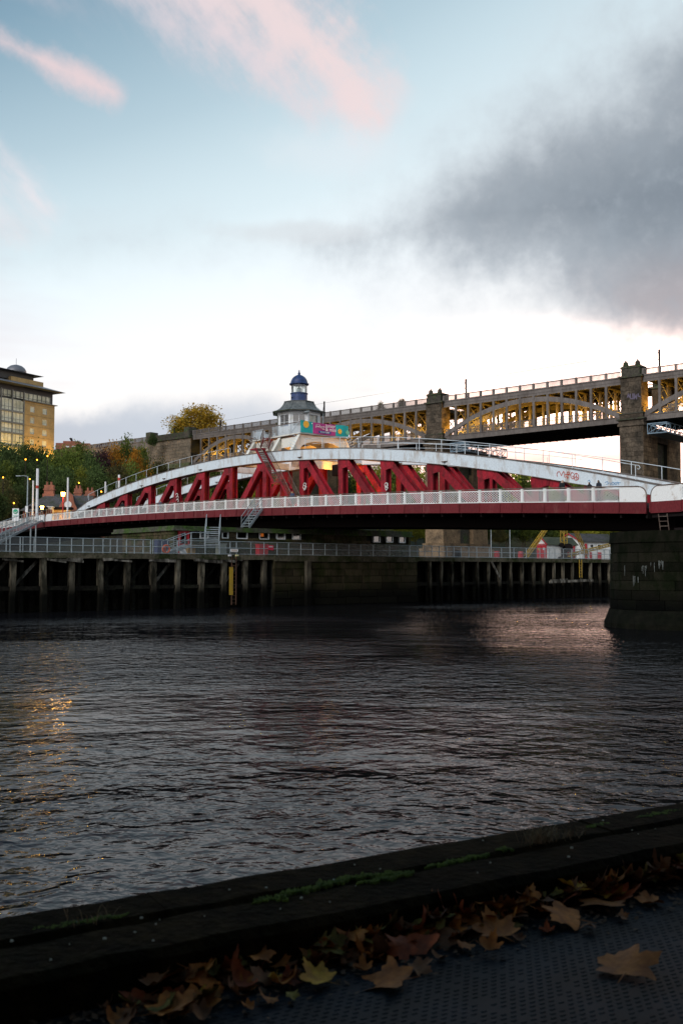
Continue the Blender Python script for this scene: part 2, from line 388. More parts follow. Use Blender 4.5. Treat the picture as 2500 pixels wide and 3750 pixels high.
def copy_tree(src, loc=None, rot=None, label=None):
    r = src.copy(); COL.objects.link(r); OFF[r.name] = OFF.get(src.name, (0, 0, 0))
    if loc is not None: r.location = loc
    if rot is not None: r.rotation_euler = rot
    if label: r['label'] = label
    for c in list(src.children):
        d = c.copy(); COL.objects.link(d); d.parent = r
        for e in list(c.children):
            f = e.copy(); COL.objects.link(f); f.parent = d
    return r
def text_mesh(body, size, name, sx=1.0):
    cu = bpy.data.curves.new(name, 'FONT'); cu.body = body; cu.size = size; cu.align_x = 'CENTER'; cu.align_y = 'CENTER'; cu.extrude = .003; cu.resolution_u = 3
    o = bpy.data.objects.new(name, cu); COL.objects.link(o)
    dg = bpy.context.evaluated_depsgraph_get(); me = bpy.data.meshes.new_from_object(o.evaluated_get(dg))
    bpy.data.objects.remove(o)
    for v in me.vertices: v.co.x *= sx
    return me

# ================================================================== setting: water, bank, quay
DBv = Vector((-.63613738, .77157581)); DJv = Vector((.77157581, .63613738)); PR = Vector((17.78, 57.9))
BR = Frame(PR, -DBv)                  # local (-t, v, z): t runs away to the left, v across the deck away from the camera
def B(t, v, z): return (-t, v, z)
PIV = PR + 43.2 * DBv + 7.25 * DJv
JT = Frame(PIV - 8.5 * DBv, DJv)      # local (s, w, z): s upstream to the right, w away from the camera
HA = Vector((48.6, 164.0)); HDv = Vector((-.759962, .6499675))
HL = Frame(HA, -HDv)                  # local (-t, v, z)
BK = Frame((-62.4, 155.0), DJv)       # local (r, q, z) on the far bank

# water material
wm = bpy.data.materials.new('river_water'); wm.use_nodes = True; t = wm.node_tree; t.nodes.clear(); L = t.links.new
out = t.nodes.new('ShaderNodeOutputMaterial'); bs = t.nodes.new('ShaderNodeBsdfPrincipled'); dim_diffuse = t.nodes.new('ShaderNodeBsdfDiffuse'); dim_diffuse.inputs[0].default_value = (.006, .006, .007, 1)
wmx = t.nodes.new('ShaderNodeMixShader'); wmx.inputs[0].default_value = .58; L(dim_diffuse.outputs[0], wmx.inputs[1]); L(bs.outputs[0], wmx.inputs[2]); L(wmx.outputs[0], out.inputs[0])  # near-black diffuse mixed in to dim the water's reflections
bs.inputs['Base Color'].default_value = (.003, .0035, .0045, 1); bs.inputs['Roughness'].default_value = .03
bs.inputs['IOR'].default_value = 1.33; bs.inputs['Specular Tint'].default_value = (.84, .80, 1.0, 1); bs.inputs['Specular IOR Level'].default_value = .5  # violet specular tint paints upper-sky colour into the reflections
g = t.nodes.new('ShaderNodeNewGeometry')
def wn(scale, rot, st, detail, rough=.55):
    mp = t.nodes.new('ShaderNodeMapping'); L(g.outputs['Position'], mp.inputs[0]); mp.inputs['Rotation'].default_value = (0, 0, rot); mp.inputs['Scale'].default_value = (st, 1, 1)
    n = t.nodes.new('ShaderNodeTexNoise'); L(mp.outputs[0], n.inputs['Vector']); n.inputs['Scale'].default_value = scale
    n.inputs['Detail'].default_value = detail; n.inputs['Roughness'].default_value = rough; n.inputs['Distortion'].default_value = .4
    return n.outputs[0]
def wm_(op, a, b):
    n = t.nodes.new('ShaderNodeMath'); n.operation = op
    for i, v in ((0, a), (1, b)):
        if hasattr(v, 'is_output'): L(v, n.inputs[i])
        else: n.inputs[i].default_value = v
    return n.outputs[0]
calm = t.nodes.new('ShaderNodeMapRange'); L(wn(.09, -.69, .55, 4), calm.inputs[0]); calm.inputs[1].default_value = .38; calm.inputs[2].default_value = .62
calm.inputs[3].default_value = .35; calm.inputs[4].default_value = 1.45
h = wm_('MULTIPLY', wn(1.8, -.45, .9, 2), .085)
h = wm_('ADD', h, wm_('MULTIPLY', wn(4.4, .35, .9, 2), .030))
h = wm_('ADD', h, wm_('MULTIPLY', wn(9.5, -.1, .9, 2), .007))
h = wm_('ADD', wm_('MULTIPLY', h, calm.outputs[0]), wm_('MULTIPLY', wn(.30, .15, .6, 3), .12))
b = t.nodes.new('ShaderNodeBump'); b.inputs['Strength'].default_value = 1.0; b.inputs['Distance'].default_value = 1.0; L(h, b.inputs['Height']); L(b.outputs[0], bs.inputs['Normal'])
mb = MB(); mb.quad((-2500, -1500, 0), (2500, -1500, 0), (2500, 4000, 0), (-2500, 4000, 0))
tag(mb.build('river', wm), kind='structure')

def sst(x, a, b):
    x = max(0, min(1, (x - a) / (b - a))); return x * x * (3 - 2 * x)
def ground(x, y):
    d = Vector((x, y)) - Vector((-62.4, 155.0)); r, q = d.dot(DJv), d.dot(DBv)
    f = .58 + .42 * sst(r, 45, 66)
    f *= 1 - .85 * sst(r, 88, 140)
    z = 8.5 + 25 * f * sst(q, 14, 95) + 6 * sst(q, 90, 200) + 12 * sst(r, 105, 150) * sst(q, 18, 60)
    z += .5 * math.sin(r * .13 + q * .09) * sst(q, 10, 40)
    return z if q >= 0 else -3.0
mb = MB(); RS = [-260 + 7 * i for i in range(101)]; QS = [-.01, 0] + [6 * i for i in range(1, 45)]
for q in QS:
    for r in RS:
        p = BK.w((r, q, 0)); z = -3 if q < 0 else (8.5 if q == 0 else ground(p.x, p.y)); mb.v.append((p.x, p.y, z))
n = len(RS)
for j in range(len(QS) - 1):
    for i in range(n - 1): mb.f.append((j*n+i, j*n+i+1, (j+1)*n+i+1, (j+1)*n+i)); mb.m.append(0)
tag(mb.build('hillside', MGR, smooth=False), kind='structure')

# ================================================================== the swing span
def zd(t): return 6.9462 + .05163 * t - .0003104 * t * t if t < 86 else 9.09 - .025 * (t - 86)
def ct(t): return 5.4575e-08*t**4 - 7.956929e-06*t**3 - .00227755349*t*t + .2532236313*t + 7.85444357
NB = 46; TB = 86.0 / NB
TJ0, TJ1 = .0, 86.0
SB = thing(BR, B(43.2, 7.25, 0), 'swing_bridge', 'red and white iron swing bridge span with curved top chords and lattice parapet', 'bridge')
# road deck, curved
def strip(t0, t1, v0, v1, za, zb, step=2.0):
    k = max(1, int((t1 - t0) / step)); T = [t0 + (t1 - t0) * i / k for i in range(k + 1)]
    return [[B(q, v0, za(q)), B(q, v1, za(q)), B(q, v1, zb(q)), B(q, v0, zb(q))] for q in T]
MB().loft(strip(.05, 85.95, .12, 14.38, lambda q: zd(q) - .35, lambda q: zd(q) - .05)).build('road_deck', MROAD, SB)
for v in (3.55, 10.3):
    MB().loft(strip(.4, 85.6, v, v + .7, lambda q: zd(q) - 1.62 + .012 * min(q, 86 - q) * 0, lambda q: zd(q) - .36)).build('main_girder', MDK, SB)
mb = MB()
for i in range(NB + 1):
    q = min(85.9, max(.1, i * TB)); mb.box(-q - .06, -q + .06, .1, 14.4, zd(q) - .95, zd(q) - .36)
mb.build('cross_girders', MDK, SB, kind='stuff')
# fascia panels, stiffeners, lattice panels
lat = MB()
w, hh = TB - .16, .72
def strut2(p, q, wd, y0, y1):
    d = (Vector(q) - Vector(p)).normalized() * wd / 2; nx, nz = -d.y, d.x
    lat.hexa([(p[0]-nx, y0, p[1]-nz), (p[0]+nx, y0, p[1]+nz), (p[0]+nx, y1, p[1]+nz), (p[0]-nx, y1, p[1]-nz)],
             [(q[0]-nx, y0, q[1]-nz), (q[0]+nx, y0, q[1]+nz), (q[0]+nx, y1, q[1]+nz), (q[0]-nx, y1, q[1]-nz)])
def clip(x0, z0, dx, dz):
    # segment of the line inside the panel box
    ts = []
    for (o, d, lo, hi) in ((x0, dx, -w / 2, w / 2), (z0, dz, .05, .05 + hh)):
        a, b = (lo - o) / d, (hi - o) / d; ts.append((min(a, b), max(a, b)))
    a, b = max(ts[0][0], ts[1][0]), min(ts[0][1], ts[1][1])
    return None if b - a < .05 else ((x0 + dx * a, z0 + dz * a), (x0 + dx * b, z0 + dz * b))
sp_ = .25
for k in range(-8, 18):
    c = clip(-w / 2 + k * sp_ , .05, 1, .64)
    if c: strut2(*c, .025, -.03, -.005)
    c = clip(-w / 2 + k * sp_, .05 + hh, 1, -.64)
    if c: strut2(*c, .025, .005, .03)
lat.box(-w/2, w/2, -.04, .04, .0, .055); lat.box(-w/2, w/2, -.04, .04, .05 + hh - .01, .05 + hh + .06)
latm = lat.mesh('lattice_panel'); latm.materials.append(MWL)
pst = MB(); pst.box(-.10, .10, -.05, .05, -.01, .90); pst.box(-.035, .035, -.09, -.05, .0, .88); pstm = pst.mesh('parapet_post'); pstm.materials.append(MWL)
fas = MB(); fas.box(-TB/2 + .006, TB/2 - .006, -.06, .06, -.68, -.0); fas.box(-TB/2 + .006, TB/2 - .006, -.10, -.06, -.68, -.63); fas.box(-TB/2 - .05, -TB/2 + .05, -.10, -.055, -.60, -.03)
for k in range(6): fas.box(-TB/2 + .012, -TB/2 + .04, -.115, -.10, -.55 + k * .09, -.525 + k * .09)
fasm = fas.mesh('fascia_panel'); fasm.materials.append(MRF)
def slope(t): return math.atan2(zd(t + .5) - zd(t - .5), -1.0 * 1.0) if False else math.atan2(-(zd(t + .5) - zd(t - .5)), 1.0)
for side, v in ((0, 0.0), (1, 14.5)):
    for i in range(NB):
        tm = (i + .5) * TB; r = (0, -slope(tm), 0) if side == 0 else (0, slope(tm), math.pi)
        inst(fasm, 'fascia_panel', SB, B(tm, v, zd(tm)), r)
        if 0 < i < NB - 1: inst(latm, 'lattice_panel', SB, B(tm, v, zd(tm)), r)
        if i > 1: inst(pstm, 'parapet_post', SB, B(i * TB, v, zd(i * TB)), (0, 0, 0) if side == 0 else (0, 0, math.pi))
    # solid end plates with rounded tops
    for t0, sg in ((0.0, 1), (86.0, -1)):
        pts = [(t0 + sg * TB * 1.0, -.0), (t0 + sg * .06, 0)]
        for k in range(7):
            a = math.pi - k * math.pi / 12; pts.append((t0 + sg * (.56 + .5 * math.cos(a)), .40 + .5 * math.sin(a)))
        pts.append((t0 + sg * TB, .90))
        poly = [(-q, z + zd(q)) for q, z in pts]
        if sg > 0: poly = poly[::-1]
        MB().prism(poly, 'y', v - .03, v + .03).build('parapet_end_plate', MWL, SB, label='solid white parapet end plate with rounded corner')
    q0 = .56
    secs = strip(q0, 85.44, v - .07, v + .07, lambda q: zd(q) + .90, lambda q: zd(q) + .955)
    MB().loft(secs).build('parapet_rail', MBR, SB)
    for t0, sg in ((0.0, 1), (86.0, -1)):
        pts = [B(t0 + sg * (.56 + .53 * math.cos(math.pi - k * math.pi / 12)), v, zd(t0) + .40 + .53 * math.sin(math.pi - k * math.pi / 12)) for k in range(7)]
        pts = [B(t0 + sg * .03, v, zd(t0))] + pts
        MB().path(pts, .045, 6).build('parapet_end_rail', MBR, SB)
POSTS = [6.75, 11.22, 16.24, 21.52, 26.92, 32.42, 37.95, 43.71, 49.51, 54.71, 60.35, 65.98, 71.54, 77.26]
TW = .30   # half width of truss members
for vi, v0 in enumerate((3.56, 10.32)):
    v1 = v0 + .62
    T = [1.6 + (85.4 - 1.6) * i / 84 for i in range(85)]
    def chord_z(q):
        top = ct(q) if q < 81.5 else ct(81.5) - (q - 81.5) * .30
        return top, top - .92 + .25 * max(0, 1 - min(q - 1.6, 85.4 - q) / 6)
    secs = []
    for q in T:
        a, b = chord_z(q); secs.append([B(q, v0 - .12, b), B(q, v1 + .12, b), B(q, v1 + .12, a), B(q, v0 - .12, a)])
    MB().loft(secs).build('top_chord', MW, SB, smooth=False)
    secs = []
    for q in T:
        a, b = chord_z(q); secs.append([B(q, v0 - .19, a + .002), B(q, v1 + .19, a + .002), B(q, v1 + .19, a + .05), B(q, v0 - .19, a + .05)])
    MB().loft(secs).build('chord_cover_plate', MBR, SB)
    secs = []
    for q in T:
        a, b = chord_z(q); secs.append([B(q, v0 - .17, b - .04), B(q, v1 + .17, b - .04), B(q, v1 + .17, b - .003), B(q, v0 - .17, b - .003)])
    MB().loft(secs).build('chord_soffit_plate', MBR, SB)
    for q in T[2::4]:      # riveted cover straps on the chord web
        a, b = chord_z(q)
        if q > 3 and q < 83: MB().box(-q - .01, -q + .01, v0 - .135, v0 - .12, b + .04, a - .06).build('chord_joint', MW, SB)
    def member(pa, pb, name):
        """H section between two (t, z) points: two flange plates and a web"""
        a, b = Vector((pa[0], pa[1])), Vector((pb[0], pb[1])); d = (b - a).normalized(); n = Vector((-d.y, d.x)) * TW
        m = MB()
        def plate(va, vb, wd):
            nn = n * wd
            m.hexa([B((a-nn).x, va, (a-nn).y), B((a+nn).x, va, (a+nn).y), B((a+nn).x, vb, (a+nn).y), B((a-nn).x, vb, (a-nn).y)][::-1],
                   [B((b-nn).x, va, (b-nn).y), B((b+nn).x, va, (b+nn).y), B((b+nn).x, vb, (b+nn).y), B((b-nn).x, vb, (b-nn).y)][::-1])
        plate(v0, v0 + .07, 1); plate(v1 - .07, v1, 1); plate(v0 + .07, v1 - .07, .16)
        # angle irons with rivet heads along the outer flange
        for sgn in (-.8, .8):
            nn = n * sgn; L_ = (b - a).length; k = int(L_ / .28)
            for j in range(1, k):
                c = a + (b - a) * (j / k) + nn; m.box(-c.x - .02, -c.x + .02, v0 - .018, v0, c.y - .02, c.y + .02)
        return m.build(name, MR, SB)
    for k, q in enumerate(POSTS):
        top = chord_z(q)[1] + .0; bot = zd(q) - .3
        if top - bot < .5: continue
        member((q, bot), (q, top), 'truss_post')
        # diagonal falling away from the centre
        sg = -1 if q < 43 else 1
        if 43 < q < 44: sg = 1
        dt = 5.0 if 10 < q < 72 else 4.0
        if 3 < q + sg * dt < 83: member((q + sg * .55, top - .02), (q + sg * dt, zd(q + sg * dt) - .3), 'truss_diagonal')
        # gusset
        m = MB(); s1 = sg
        poly = [(-(q - s1 * .34), top - .03), (-(q - s1 * .34), top - .55), (-(q + s1 * .25), top - .85), (-(q + s1 * .55), top - .8), (-(q + s1 * 1.25), top - .7), (-(q + s1 * 1.25), top - .03)]
        if s1 > 0: poly = poly[::-1]
        m.prism(poly, 'y', v0 - .022, v0 - .004); m.build('gusset_plate', MR, SB)
    # handrail on the chord
    vr = v0 + .1
    hr = [q for q in [3.2 + 2.45 * i for i in range(34)] if (q < 38.5 or q > 47.5) and q < 84]
    for q in hr:
        z = chord_z(q)[0]; MB().tube(B(q, vr, z), B(q, vr, z + .98), .028, 5).build('handrail_post', MW, SB)
    for seg in ([q for q in hr if q < 39], [q for q in hr if q > 47]):
        m = MB(); m.path([B(q, vr, chord_z(q)[0] + .98) for q in seg], .026, 5)
        if seg[0] < 30:
            e = seg[0]; z = chord_z(e)[0] + .98
            m.path([B(e, vr, z), B(e - .25, vr, z - .05), B(e - .33, vr, z - .18), B(e - .25, vr, z - .28), B(e - .12, vr, z - .24)], .022, 5)
            for q in seg[5::2]: MB().tube(B(q + .8, vr + .8, chord_z(q)[0]), B(q + .8, vr + .8, chord_z(q)[0] + .62), .02, 5).build('low_rail_post', MW, SB)
            MB().path([B(q, vr + .8, chord_z(q)[0] + .62) for q in seg[4:]], .022, 5).build('low_rail', MW, SB)
        else:
            e = seg[-1]; z = chord_z(e)[0] + .98; m.path([B(e, vr, z), B(e + .3, vr, z - .12), B(e + .35, vr, z - .5)], .022, 5)
        m.build('handrail', MW, SB)
    # small brackets / lamps on the chord face
    for q in (62.5, 55.0, 38.0, 19.8, 81.0, 67.6):
        a, b = chord_z(q); MB().box(-q - .28, -q + .28, v0 - .22, v0 - .12, b + .22, b + .27).box(-q - .1, -q + .1, v0 - .3, v0 - .12, b + .17, b + .225).build('chord_bracket', MBR, SB)
# cross portals between the trusses near the centre (top bracing)
for q in (32.05, 37.55, 49.05, 54.2):
    MB().box(-q - .25, -q + .25, 4.32, 10.18, ct(q) - .85, ct(q) - .25).build('cross_bracing', MW, SB)
MB().box(-40.55, -40.45, 4.4, 10.15, ct(40.5) - 1.4, ct(40.5) - .45).build('cross_panel', MW, SB)
# graffiti on the chord face (strokes just proud of the paint)
MGRA = mat('red_spray_paint', (.55, .06, .03), .6); MGRB = mat('blue_spray_paint', (.05, .25, .5), .6); MGRW = mat('white_spray_paint', (.75, .75, .72), .6)
def strokes(name, lines, fr, y, parent, m, r=.025):
    mbb = MB()
    for ln in lines:
        pts = []
        for px, py in ln:
            x, z = fr.plane(px, py, y); pts.append((x, y, z))
        for a, b in zip(pts[:-1], pts[1:]):
            a, b = Vector(a), Vector(b); d = (b - a); 
            if d.length < 1e-4: continue
            mbb.beam(a - d.normalized() * r * .6, b + d.normalized() * r * .6, 2 * r, .008, up=(0, 1, 0))
    return mbb.build(name, m, parent)
def arc(cx, cy, rx, ry, a0, a1, n=8): return [(cx + rx * math.cos(math.radians(a0 + (a1 - a0) * i / n)), cy + ry * math.sin(math.radians(a0 + (a1 - a0) * i / n))) for i in range(n + 1)]
VG = 3.56 - .145
M_ = [[(2039, 1745), (2037, 1736), (2041, 1728), (2047, 1727), (2051, 1736), (2054, 1742), (2057, 1733), (2062, 1726), (2066, 1733), (2065, 1745), (2068, 1749)],
      [(2070, 1744), (2080, 1750)], [(2078, 1738), (2075, 1754)], [(2068, 1737), (2088, 1739)], arc(2079, 1732, 5, 4, 0, 360),
      [(2098, 1733), (2092, 1729), (2088, 1736), (2089, 1748), (2095, 1754), (2100, 1750), (2100, 1743), (2094, 1744)],
      arc(2108, 1746, 9, 13, -90, 270, 14), [(2108, 1733), (2110, 1758)], [(2100, 1752), (2108, 1744), (2117, 1754)]]
strokes('red_graffiti', M_, BR, VG, SB, MGRA, .018)
strokes('blue_graffiti', [[(2150, 1762), (2156, 1758), (2160, 1766)], [(2214, 1767), (2222, 1763), (2226, 1771), (2218, 1774)], [(2230, 1766), (2234, 1776)], arc(2242, 1771, 5, 5, 0, 360), arc(2253, 1771, 4, 4, 0, 360), [(2260, 1764), (2264, 1776)], [(2256, 1768), (2270, 1767)]], BR, VG, SB, MGRB, .014)
strokes('post_tag', [arc(1116, 1774, 5, 5, 180, 380), arc(1113, 1784, 4, 6, 0, 300), [(1110, 1776), (1122, 1782), (1116, 1794)], [(1112, 1795), (1120, 1775)]], BR, 3.54, SB, MGRW, .03)
strokes('post_tag', [arc(1414, 1775, 6, 7, 0, 330), [(1409, 1782), (1420, 1786), (1413, 1796), (1410, 1786)], [(1418, 1772), (1410, 1790)]], BR, 3.54, SB, MGRW, .03)
strokes('post_tag', [arc(648, 1812, 4, 5, 180, 420), arc(650, 1822, 4, 5, 180, 420), arc(650, 1833, 4, 5, 180, 420)], BR, 3.54, SB, MGRW, .03)

# fixed approach spans
def approach(t0, t1, label, bay):
    A = thing(BR, B((t0 + t1) / 2, 7.25, 0), 'approach_span', label, 'bridge')
    lo, hi = min(t0, t1), max(t0, t1)
    zf = lambda q: zd(q) if q > 0 else 6.93 - .012 * q
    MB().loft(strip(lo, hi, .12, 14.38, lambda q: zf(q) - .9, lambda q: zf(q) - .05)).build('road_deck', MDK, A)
    n_ = int((hi - lo) / bay); bay = (hi - lo) / n_
    fm = MB(); fm.box(-bay/2 + .006, bay/2 - .006, -.06, .06, -.66, 0); fm.box(-bay/2 - .05, -bay/2 + .05, -.1, -.055, -.6, -.03); fm = fm.mesh('fascia_panel'); fm.materials.append(MRF)
    for v in (0, 14.5):
        for i in range(n_):
            q = lo + (i + .5) * bay; rr = (0, 0, 0) if v == 0 else (0, 0, math.pi)
            inst(fm, 'fascia_panel', A, B(q, v, zf(q)), rr)
            near_end = (i == n_ - 1) if t1 < t0 else (i == 0)
            if not near_end: inst(latm, 'lattice_panel', A, B(q, v, zf(q)), rr, (bay / TB, 1, 1))
            inst(pstm, 'parapet_post', A, B(lo + i * bay, v, zf(lo + i * bay)), rr)
        e0 = t0; sg = 1 if t1 > t0 else -1
        pts = [(e0 + sg * bay, 0), (e0 + sg * .06, 0)] + [(e0 + sg * (.56 + .5 * math.cos(math.pi - k * math.pi / 12)), .40 + .5 * math.sin(math.pi - k * math.pi / 12)) for k in range(7)] + [(e0 + sg * bay, .9)]
        poly = [(-q, z + zf(q)) for q, z in pts]
        if sg > 0: poly = poly[::-1]
        MB().prism(poly, 'y', v - .03, v + .03).build('parapet_end_plate', MWL, A)
        MB().loft(strip(min(e0 + sg * .56, t1), max(e0 + sg * .56, t1), v - .07, v + .07, lambda q: zf(q) + .9, lambda q: zf(q) + .955)).build('parapet_rail', MBR, A)
        pts = [B(e0 + sg * .03, v, zf(e0))] + [B(e0 + sg * (.56 + .53 * math.cos(math.pi - k * math.pi / 12)), v, zf(e0) + .40 + .53 * math.sin(math.pi - k * math.pi / 12)) for k in range(7)]
        MB().path(pts, .045, 6).build('parapet_end_rail', MBR, A)
    return A
AR = approach(-.25, -22.0, 'short fixed red and white span at the right edge above the near stone pier', 1.87)
AL = approach(86.5, 132.0, 'fixed red and white approach span at the left edge leading to the bank', 1.87)
# ladder under the right joint
m = MB()
for dx in (-.28, .28): m.tube(B(-1.1 + dx, -.12, 6.2), B(-.9 + dx, .5, 4.55), .03, 5)
for k in range(6):
    f = (k + .5) / 6; m.tube(B(-1.1 - .28 + .2 * f, -.12 + .62 * f, 6.2 - 1.65 * f), B(-1.1 + .28 + .2 * f, -.12 + .62 * f, 6.2 - 1.65 * f), .02, 5)
m.build('access_ladder', MBR, AR)

# ================================================================== control tower on the span
TZ = ct(43.2)
PZ = EYE + 12.75            # platform level
CT = thing(BR, B(43.2, 7.25, TZ), 'control_tower', 'white octagonal control cabin with blue domed lantern on the bridge', 'tower')
MWT = mat('cream_white_paint', (.74, .73, .66), .55, (.50, .42, .30), 1.2, (.58, .78), .06, .0, 30, amt=.6)
ZB = ct(42) - .05
# three portal frames across the bridge, arched openings
for q in (39.6, 42.6, 46.8):
    zb = min(ct(q), ct(q)) - .02
    outer = [(3.0, zb), (4.55, PZ - .12), (9.95, PZ - .12), (11.5, zb)]
    arch = [(9.9, zb)] + [(7.25 + 2.65 * math.cos(math.radians(a)), zb + .15 + .95 * math.sin(math.radians(a))) for a in range(0, 181, 15)] + [(4.6, zb)]
    # polygon with the arch notch: outer from left foot over the top to right foot, back along the arch
    poly = outer + arch
    m = MB()
    for x0, x1, flip in ((-q - .05, -q + .05, False),):
        k = len(m.v)
        # build as strips between outer top and arch to keep faces simple
        A_ = [p for p in reversed(arch)]; nA = len(A_)
        def up_(v):
            if v < 4.55: f = (v - 3.6) / .95; return zb + f * (PZ - .12 - zb)
            if v > 9.95: f = (10.9 - v) / .95; return zb + f * (PZ - .12 - zb)
            return PZ - .12
        cols = [(3.6, zb, zb + .001), (4.1, zb, up_(4.1)), (4.55, zb, up_(4.55))] + [(v, z, up_(v)) for v, z in A_] + [(9.95, zb, up_(9.95)), (10.4, zb, up_(10.4)), (10.9, zb, zb + .001)]
        secs = [[(x0, v, lo), (x1, v, lo), (x1, v, hi), (x0, v, hi)] for v, lo, hi in cols]
        m.loft(secs)
    m.build('portal_frame', MWT, CT)
    for va, vb in ((3.58, 4.53), (10.92, 9.97)):
        MB().beam((-q, va, zb), (-q, vb, PZ - .14), .42, .05, up=(0, 0, 1)).build('raking_flange', MWT, CT)
MB().box(-46.9, -39.5, 4.62, 4.66, ZB + .5, PZ - .3).build('side_panel', MWT, CT)
MB().box(-46.9, -39.5, 9.84, 9.88, ZB + .5, PZ - .3).build('side_panel', MWT, CT)
# rungs standing off the near rake
for t0, t1, n_ in ((39.75, 40.4, 6), (46.2, 46.7, 5)):
    for k in range(n_):
        f = k / (n_ - 1) * .8 + .1; v = 3.6 + .95 * f; z = ZB + (PZ - .12 - ZB) * f
        MB().tube((-39.6 + .25 if t0 < 45 else -46.8 - .1, v, z + .02), (-39.6 - .55 if t0 < 45 else -46.8 - .75, v - .1, z + .35), .018, 4).build('rung', MW, CT)
for k in range(7):
    f = k / 6 * .8 + .1; v = 10.9 - .95 * f; z = ZB + (PZ - .12 - ZB) * f
    MB().tube((-39.6, v, z + .02), (-39.0, v + .25, z + .3), .018, 4).build('rung', MW, CT)
PT0, PT1, PV0, PV1 = 39.35, 47.05, 4.45, 10.05
MB().box(-PT1, -PT0, PV0, PV1, PZ - .12, PZ).build('platform', MWT, CT)
MB().box(-PT1 - .05, -PT0 + .05, PV0 - .05, PV1 + .05, PZ - .17, PZ - .121).build('platform_edge', MBR, CT)
# balustrade
bal = MB(); bal.box(-.015, .015, -.02, .02, 0, .95); balm = bal.mesh('baluster'); balm.materials.append(MW)
RH = 1.0
def railrun(pa, pb, skip=None):
    L_ = (Vector(pb) - Vector(pa)).length; n_ = int(L_ / .16)
    for i in range(n_ + 1):
        f = i / n_
        if skip and skip[0] < f < skip[1]: continue
        inst(balm, 'baluster', CT, (pa[0] + (pb[0]-pa[0]) * f, pa[1] + (pb[1]-pa[1]) * f, PZ))
railrun((-PT1, PV0, 0), (-PT0, PV0, 0), (.26, .42)); railrun((-PT0, PV0, 0), (-PT0, PV1, 0)); railrun((-PT1, PV0, 0), (-PT1, PV1, 0)); railrun((-PT1, PV1, 0), (-PT0, PV1, 0))
tA, tB = -PT1 + .26 * (PT1 - PT0), -PT1 + .42 * (PT1 - PT0)
for a, b in (((-PT1, PV0), (tA, PV0)), ((tB, PV0), (-PT0, PV0)), ((-PT0, PV0), (-PT0, PV1)), ((-PT1, PV0), (-PT1, PV1)), ((-PT1, PV1), (-PT0, PV1))):
    MB().beam((*a, PZ + RH - .02), (*b, PZ + RH - .02), .07, .06).build('balustrade_rail', MBR, CT)
MB().beam((-PT0 - .05, PV0 - .02, PZ + 1.05), (-PT0 - 1.5, PV0 - .02, PZ - .05), .05, .05).build('brace', MW, CT)
# cladding inside the balustrade, left side
MB().box(-PT1 + .06, tA, PV0 + .06, PV0 + .08, PZ + .05, PZ + .75).build('balustrade_panel', MW, CT)
MB().box(-PT1 + .03, -PT1 + .05, PV0 + .1, PV1 - .1, PZ + .05, PZ + .75).build('balustrade_panel', MW, CT)
# cabin walls: octagon
R8 = 2.12; CAX, CAY = -43.2, 7.25; WZ0, WZ1 = PZ, EYE + 15.18
def oc(r, k, a0): a = a0 + k * math.pi / 4; return (CAX + r * math.cos(a), CAY + r * math.sin(a))
# rotate the octagon so that one face squares up with the line of sight
viewdir = math.atan2((BR.x.dot(Vector((0, -1, 0)))) * 1.0, 1.0)
face_dir = math.atan2(BR.y.dot(Vector((.04, -1, 0))), BR.x.dot(Vector((.04, -1, 0))))
A0 = face_dir - math.pi / 8
MCW = mat('cabin_paint', (.72, .74, .76), .5, (.55, .54, .5), 2, (.55, .75), .05)
for k in range(8):
    p, q = oc(R8, k, A0), oc(R8, k + 1, A0); ip, iq = oc(R8 - .12, k, A0), oc(R8 - .12, k + 1, A0)
    def lerp(a, b, f): return (a[0] + (b[0]-a[0]) * f, a[1] + (b[1]-a[1]) * f)
    SZ, HZ = PZ + .98, WZ1 - .30
    m = MB()
    def seg(f0, f1, z0, z1):
        a, b, c, d = lerp(p, q, f0), lerp(p, q, f1), lerp(ip, iq, f1), lerp(ip, iq, f0)
        m.hexa([(*a, z0), (*b, z0), (*c, z0), (*d, z0)], [(*a, z1), (*b, z1), (*c, z1), (*d, z1)])
    seg(0, 1, WZ0, SZ); seg(0, 1, HZ, WZ1); seg(0, .14, SZ, HZ); seg(.86, 1, SZ, HZ)
    wall = m.build('cabin_wall', MCW, CT)
    m = MB()
    a, b = lerp(p, q, .14), lerp(p, q, .86); mid = lerp(a, b, .5)
    for s_, e_ in ((a, a), (b, b), (mid, mid)):
        m.tube((*s_, SZ), (*s_, HZ), .028, 4)
    m.tube((*a, SZ + .42), (*b, SZ + .42), .024, 4); m.tube((*a, SZ), (*b, SZ), .03, 4); m.tube((*a, HZ), (*b, HZ), .03, 4)
    win = m.build('window', MCW, CT)
    ip2, iq2 = lerp(lerp(ip, iq, .14), p, .4), lerp(lerp(ip, iq, .86), q, .4)
    m = MB(); m.quad((*ip2, SZ), (*iq2, SZ), (*iq2, HZ), (*ip2, HZ)); m.build('pane', MGL if k != 0 else MGD, win)
    if k in (1, 7):     # blind drawn in one window
        pass
    # joint fillet
    MB().tube((*p, WZ0), (*p, WZ1), .07, 6).build('corner_post', MCW, CT)
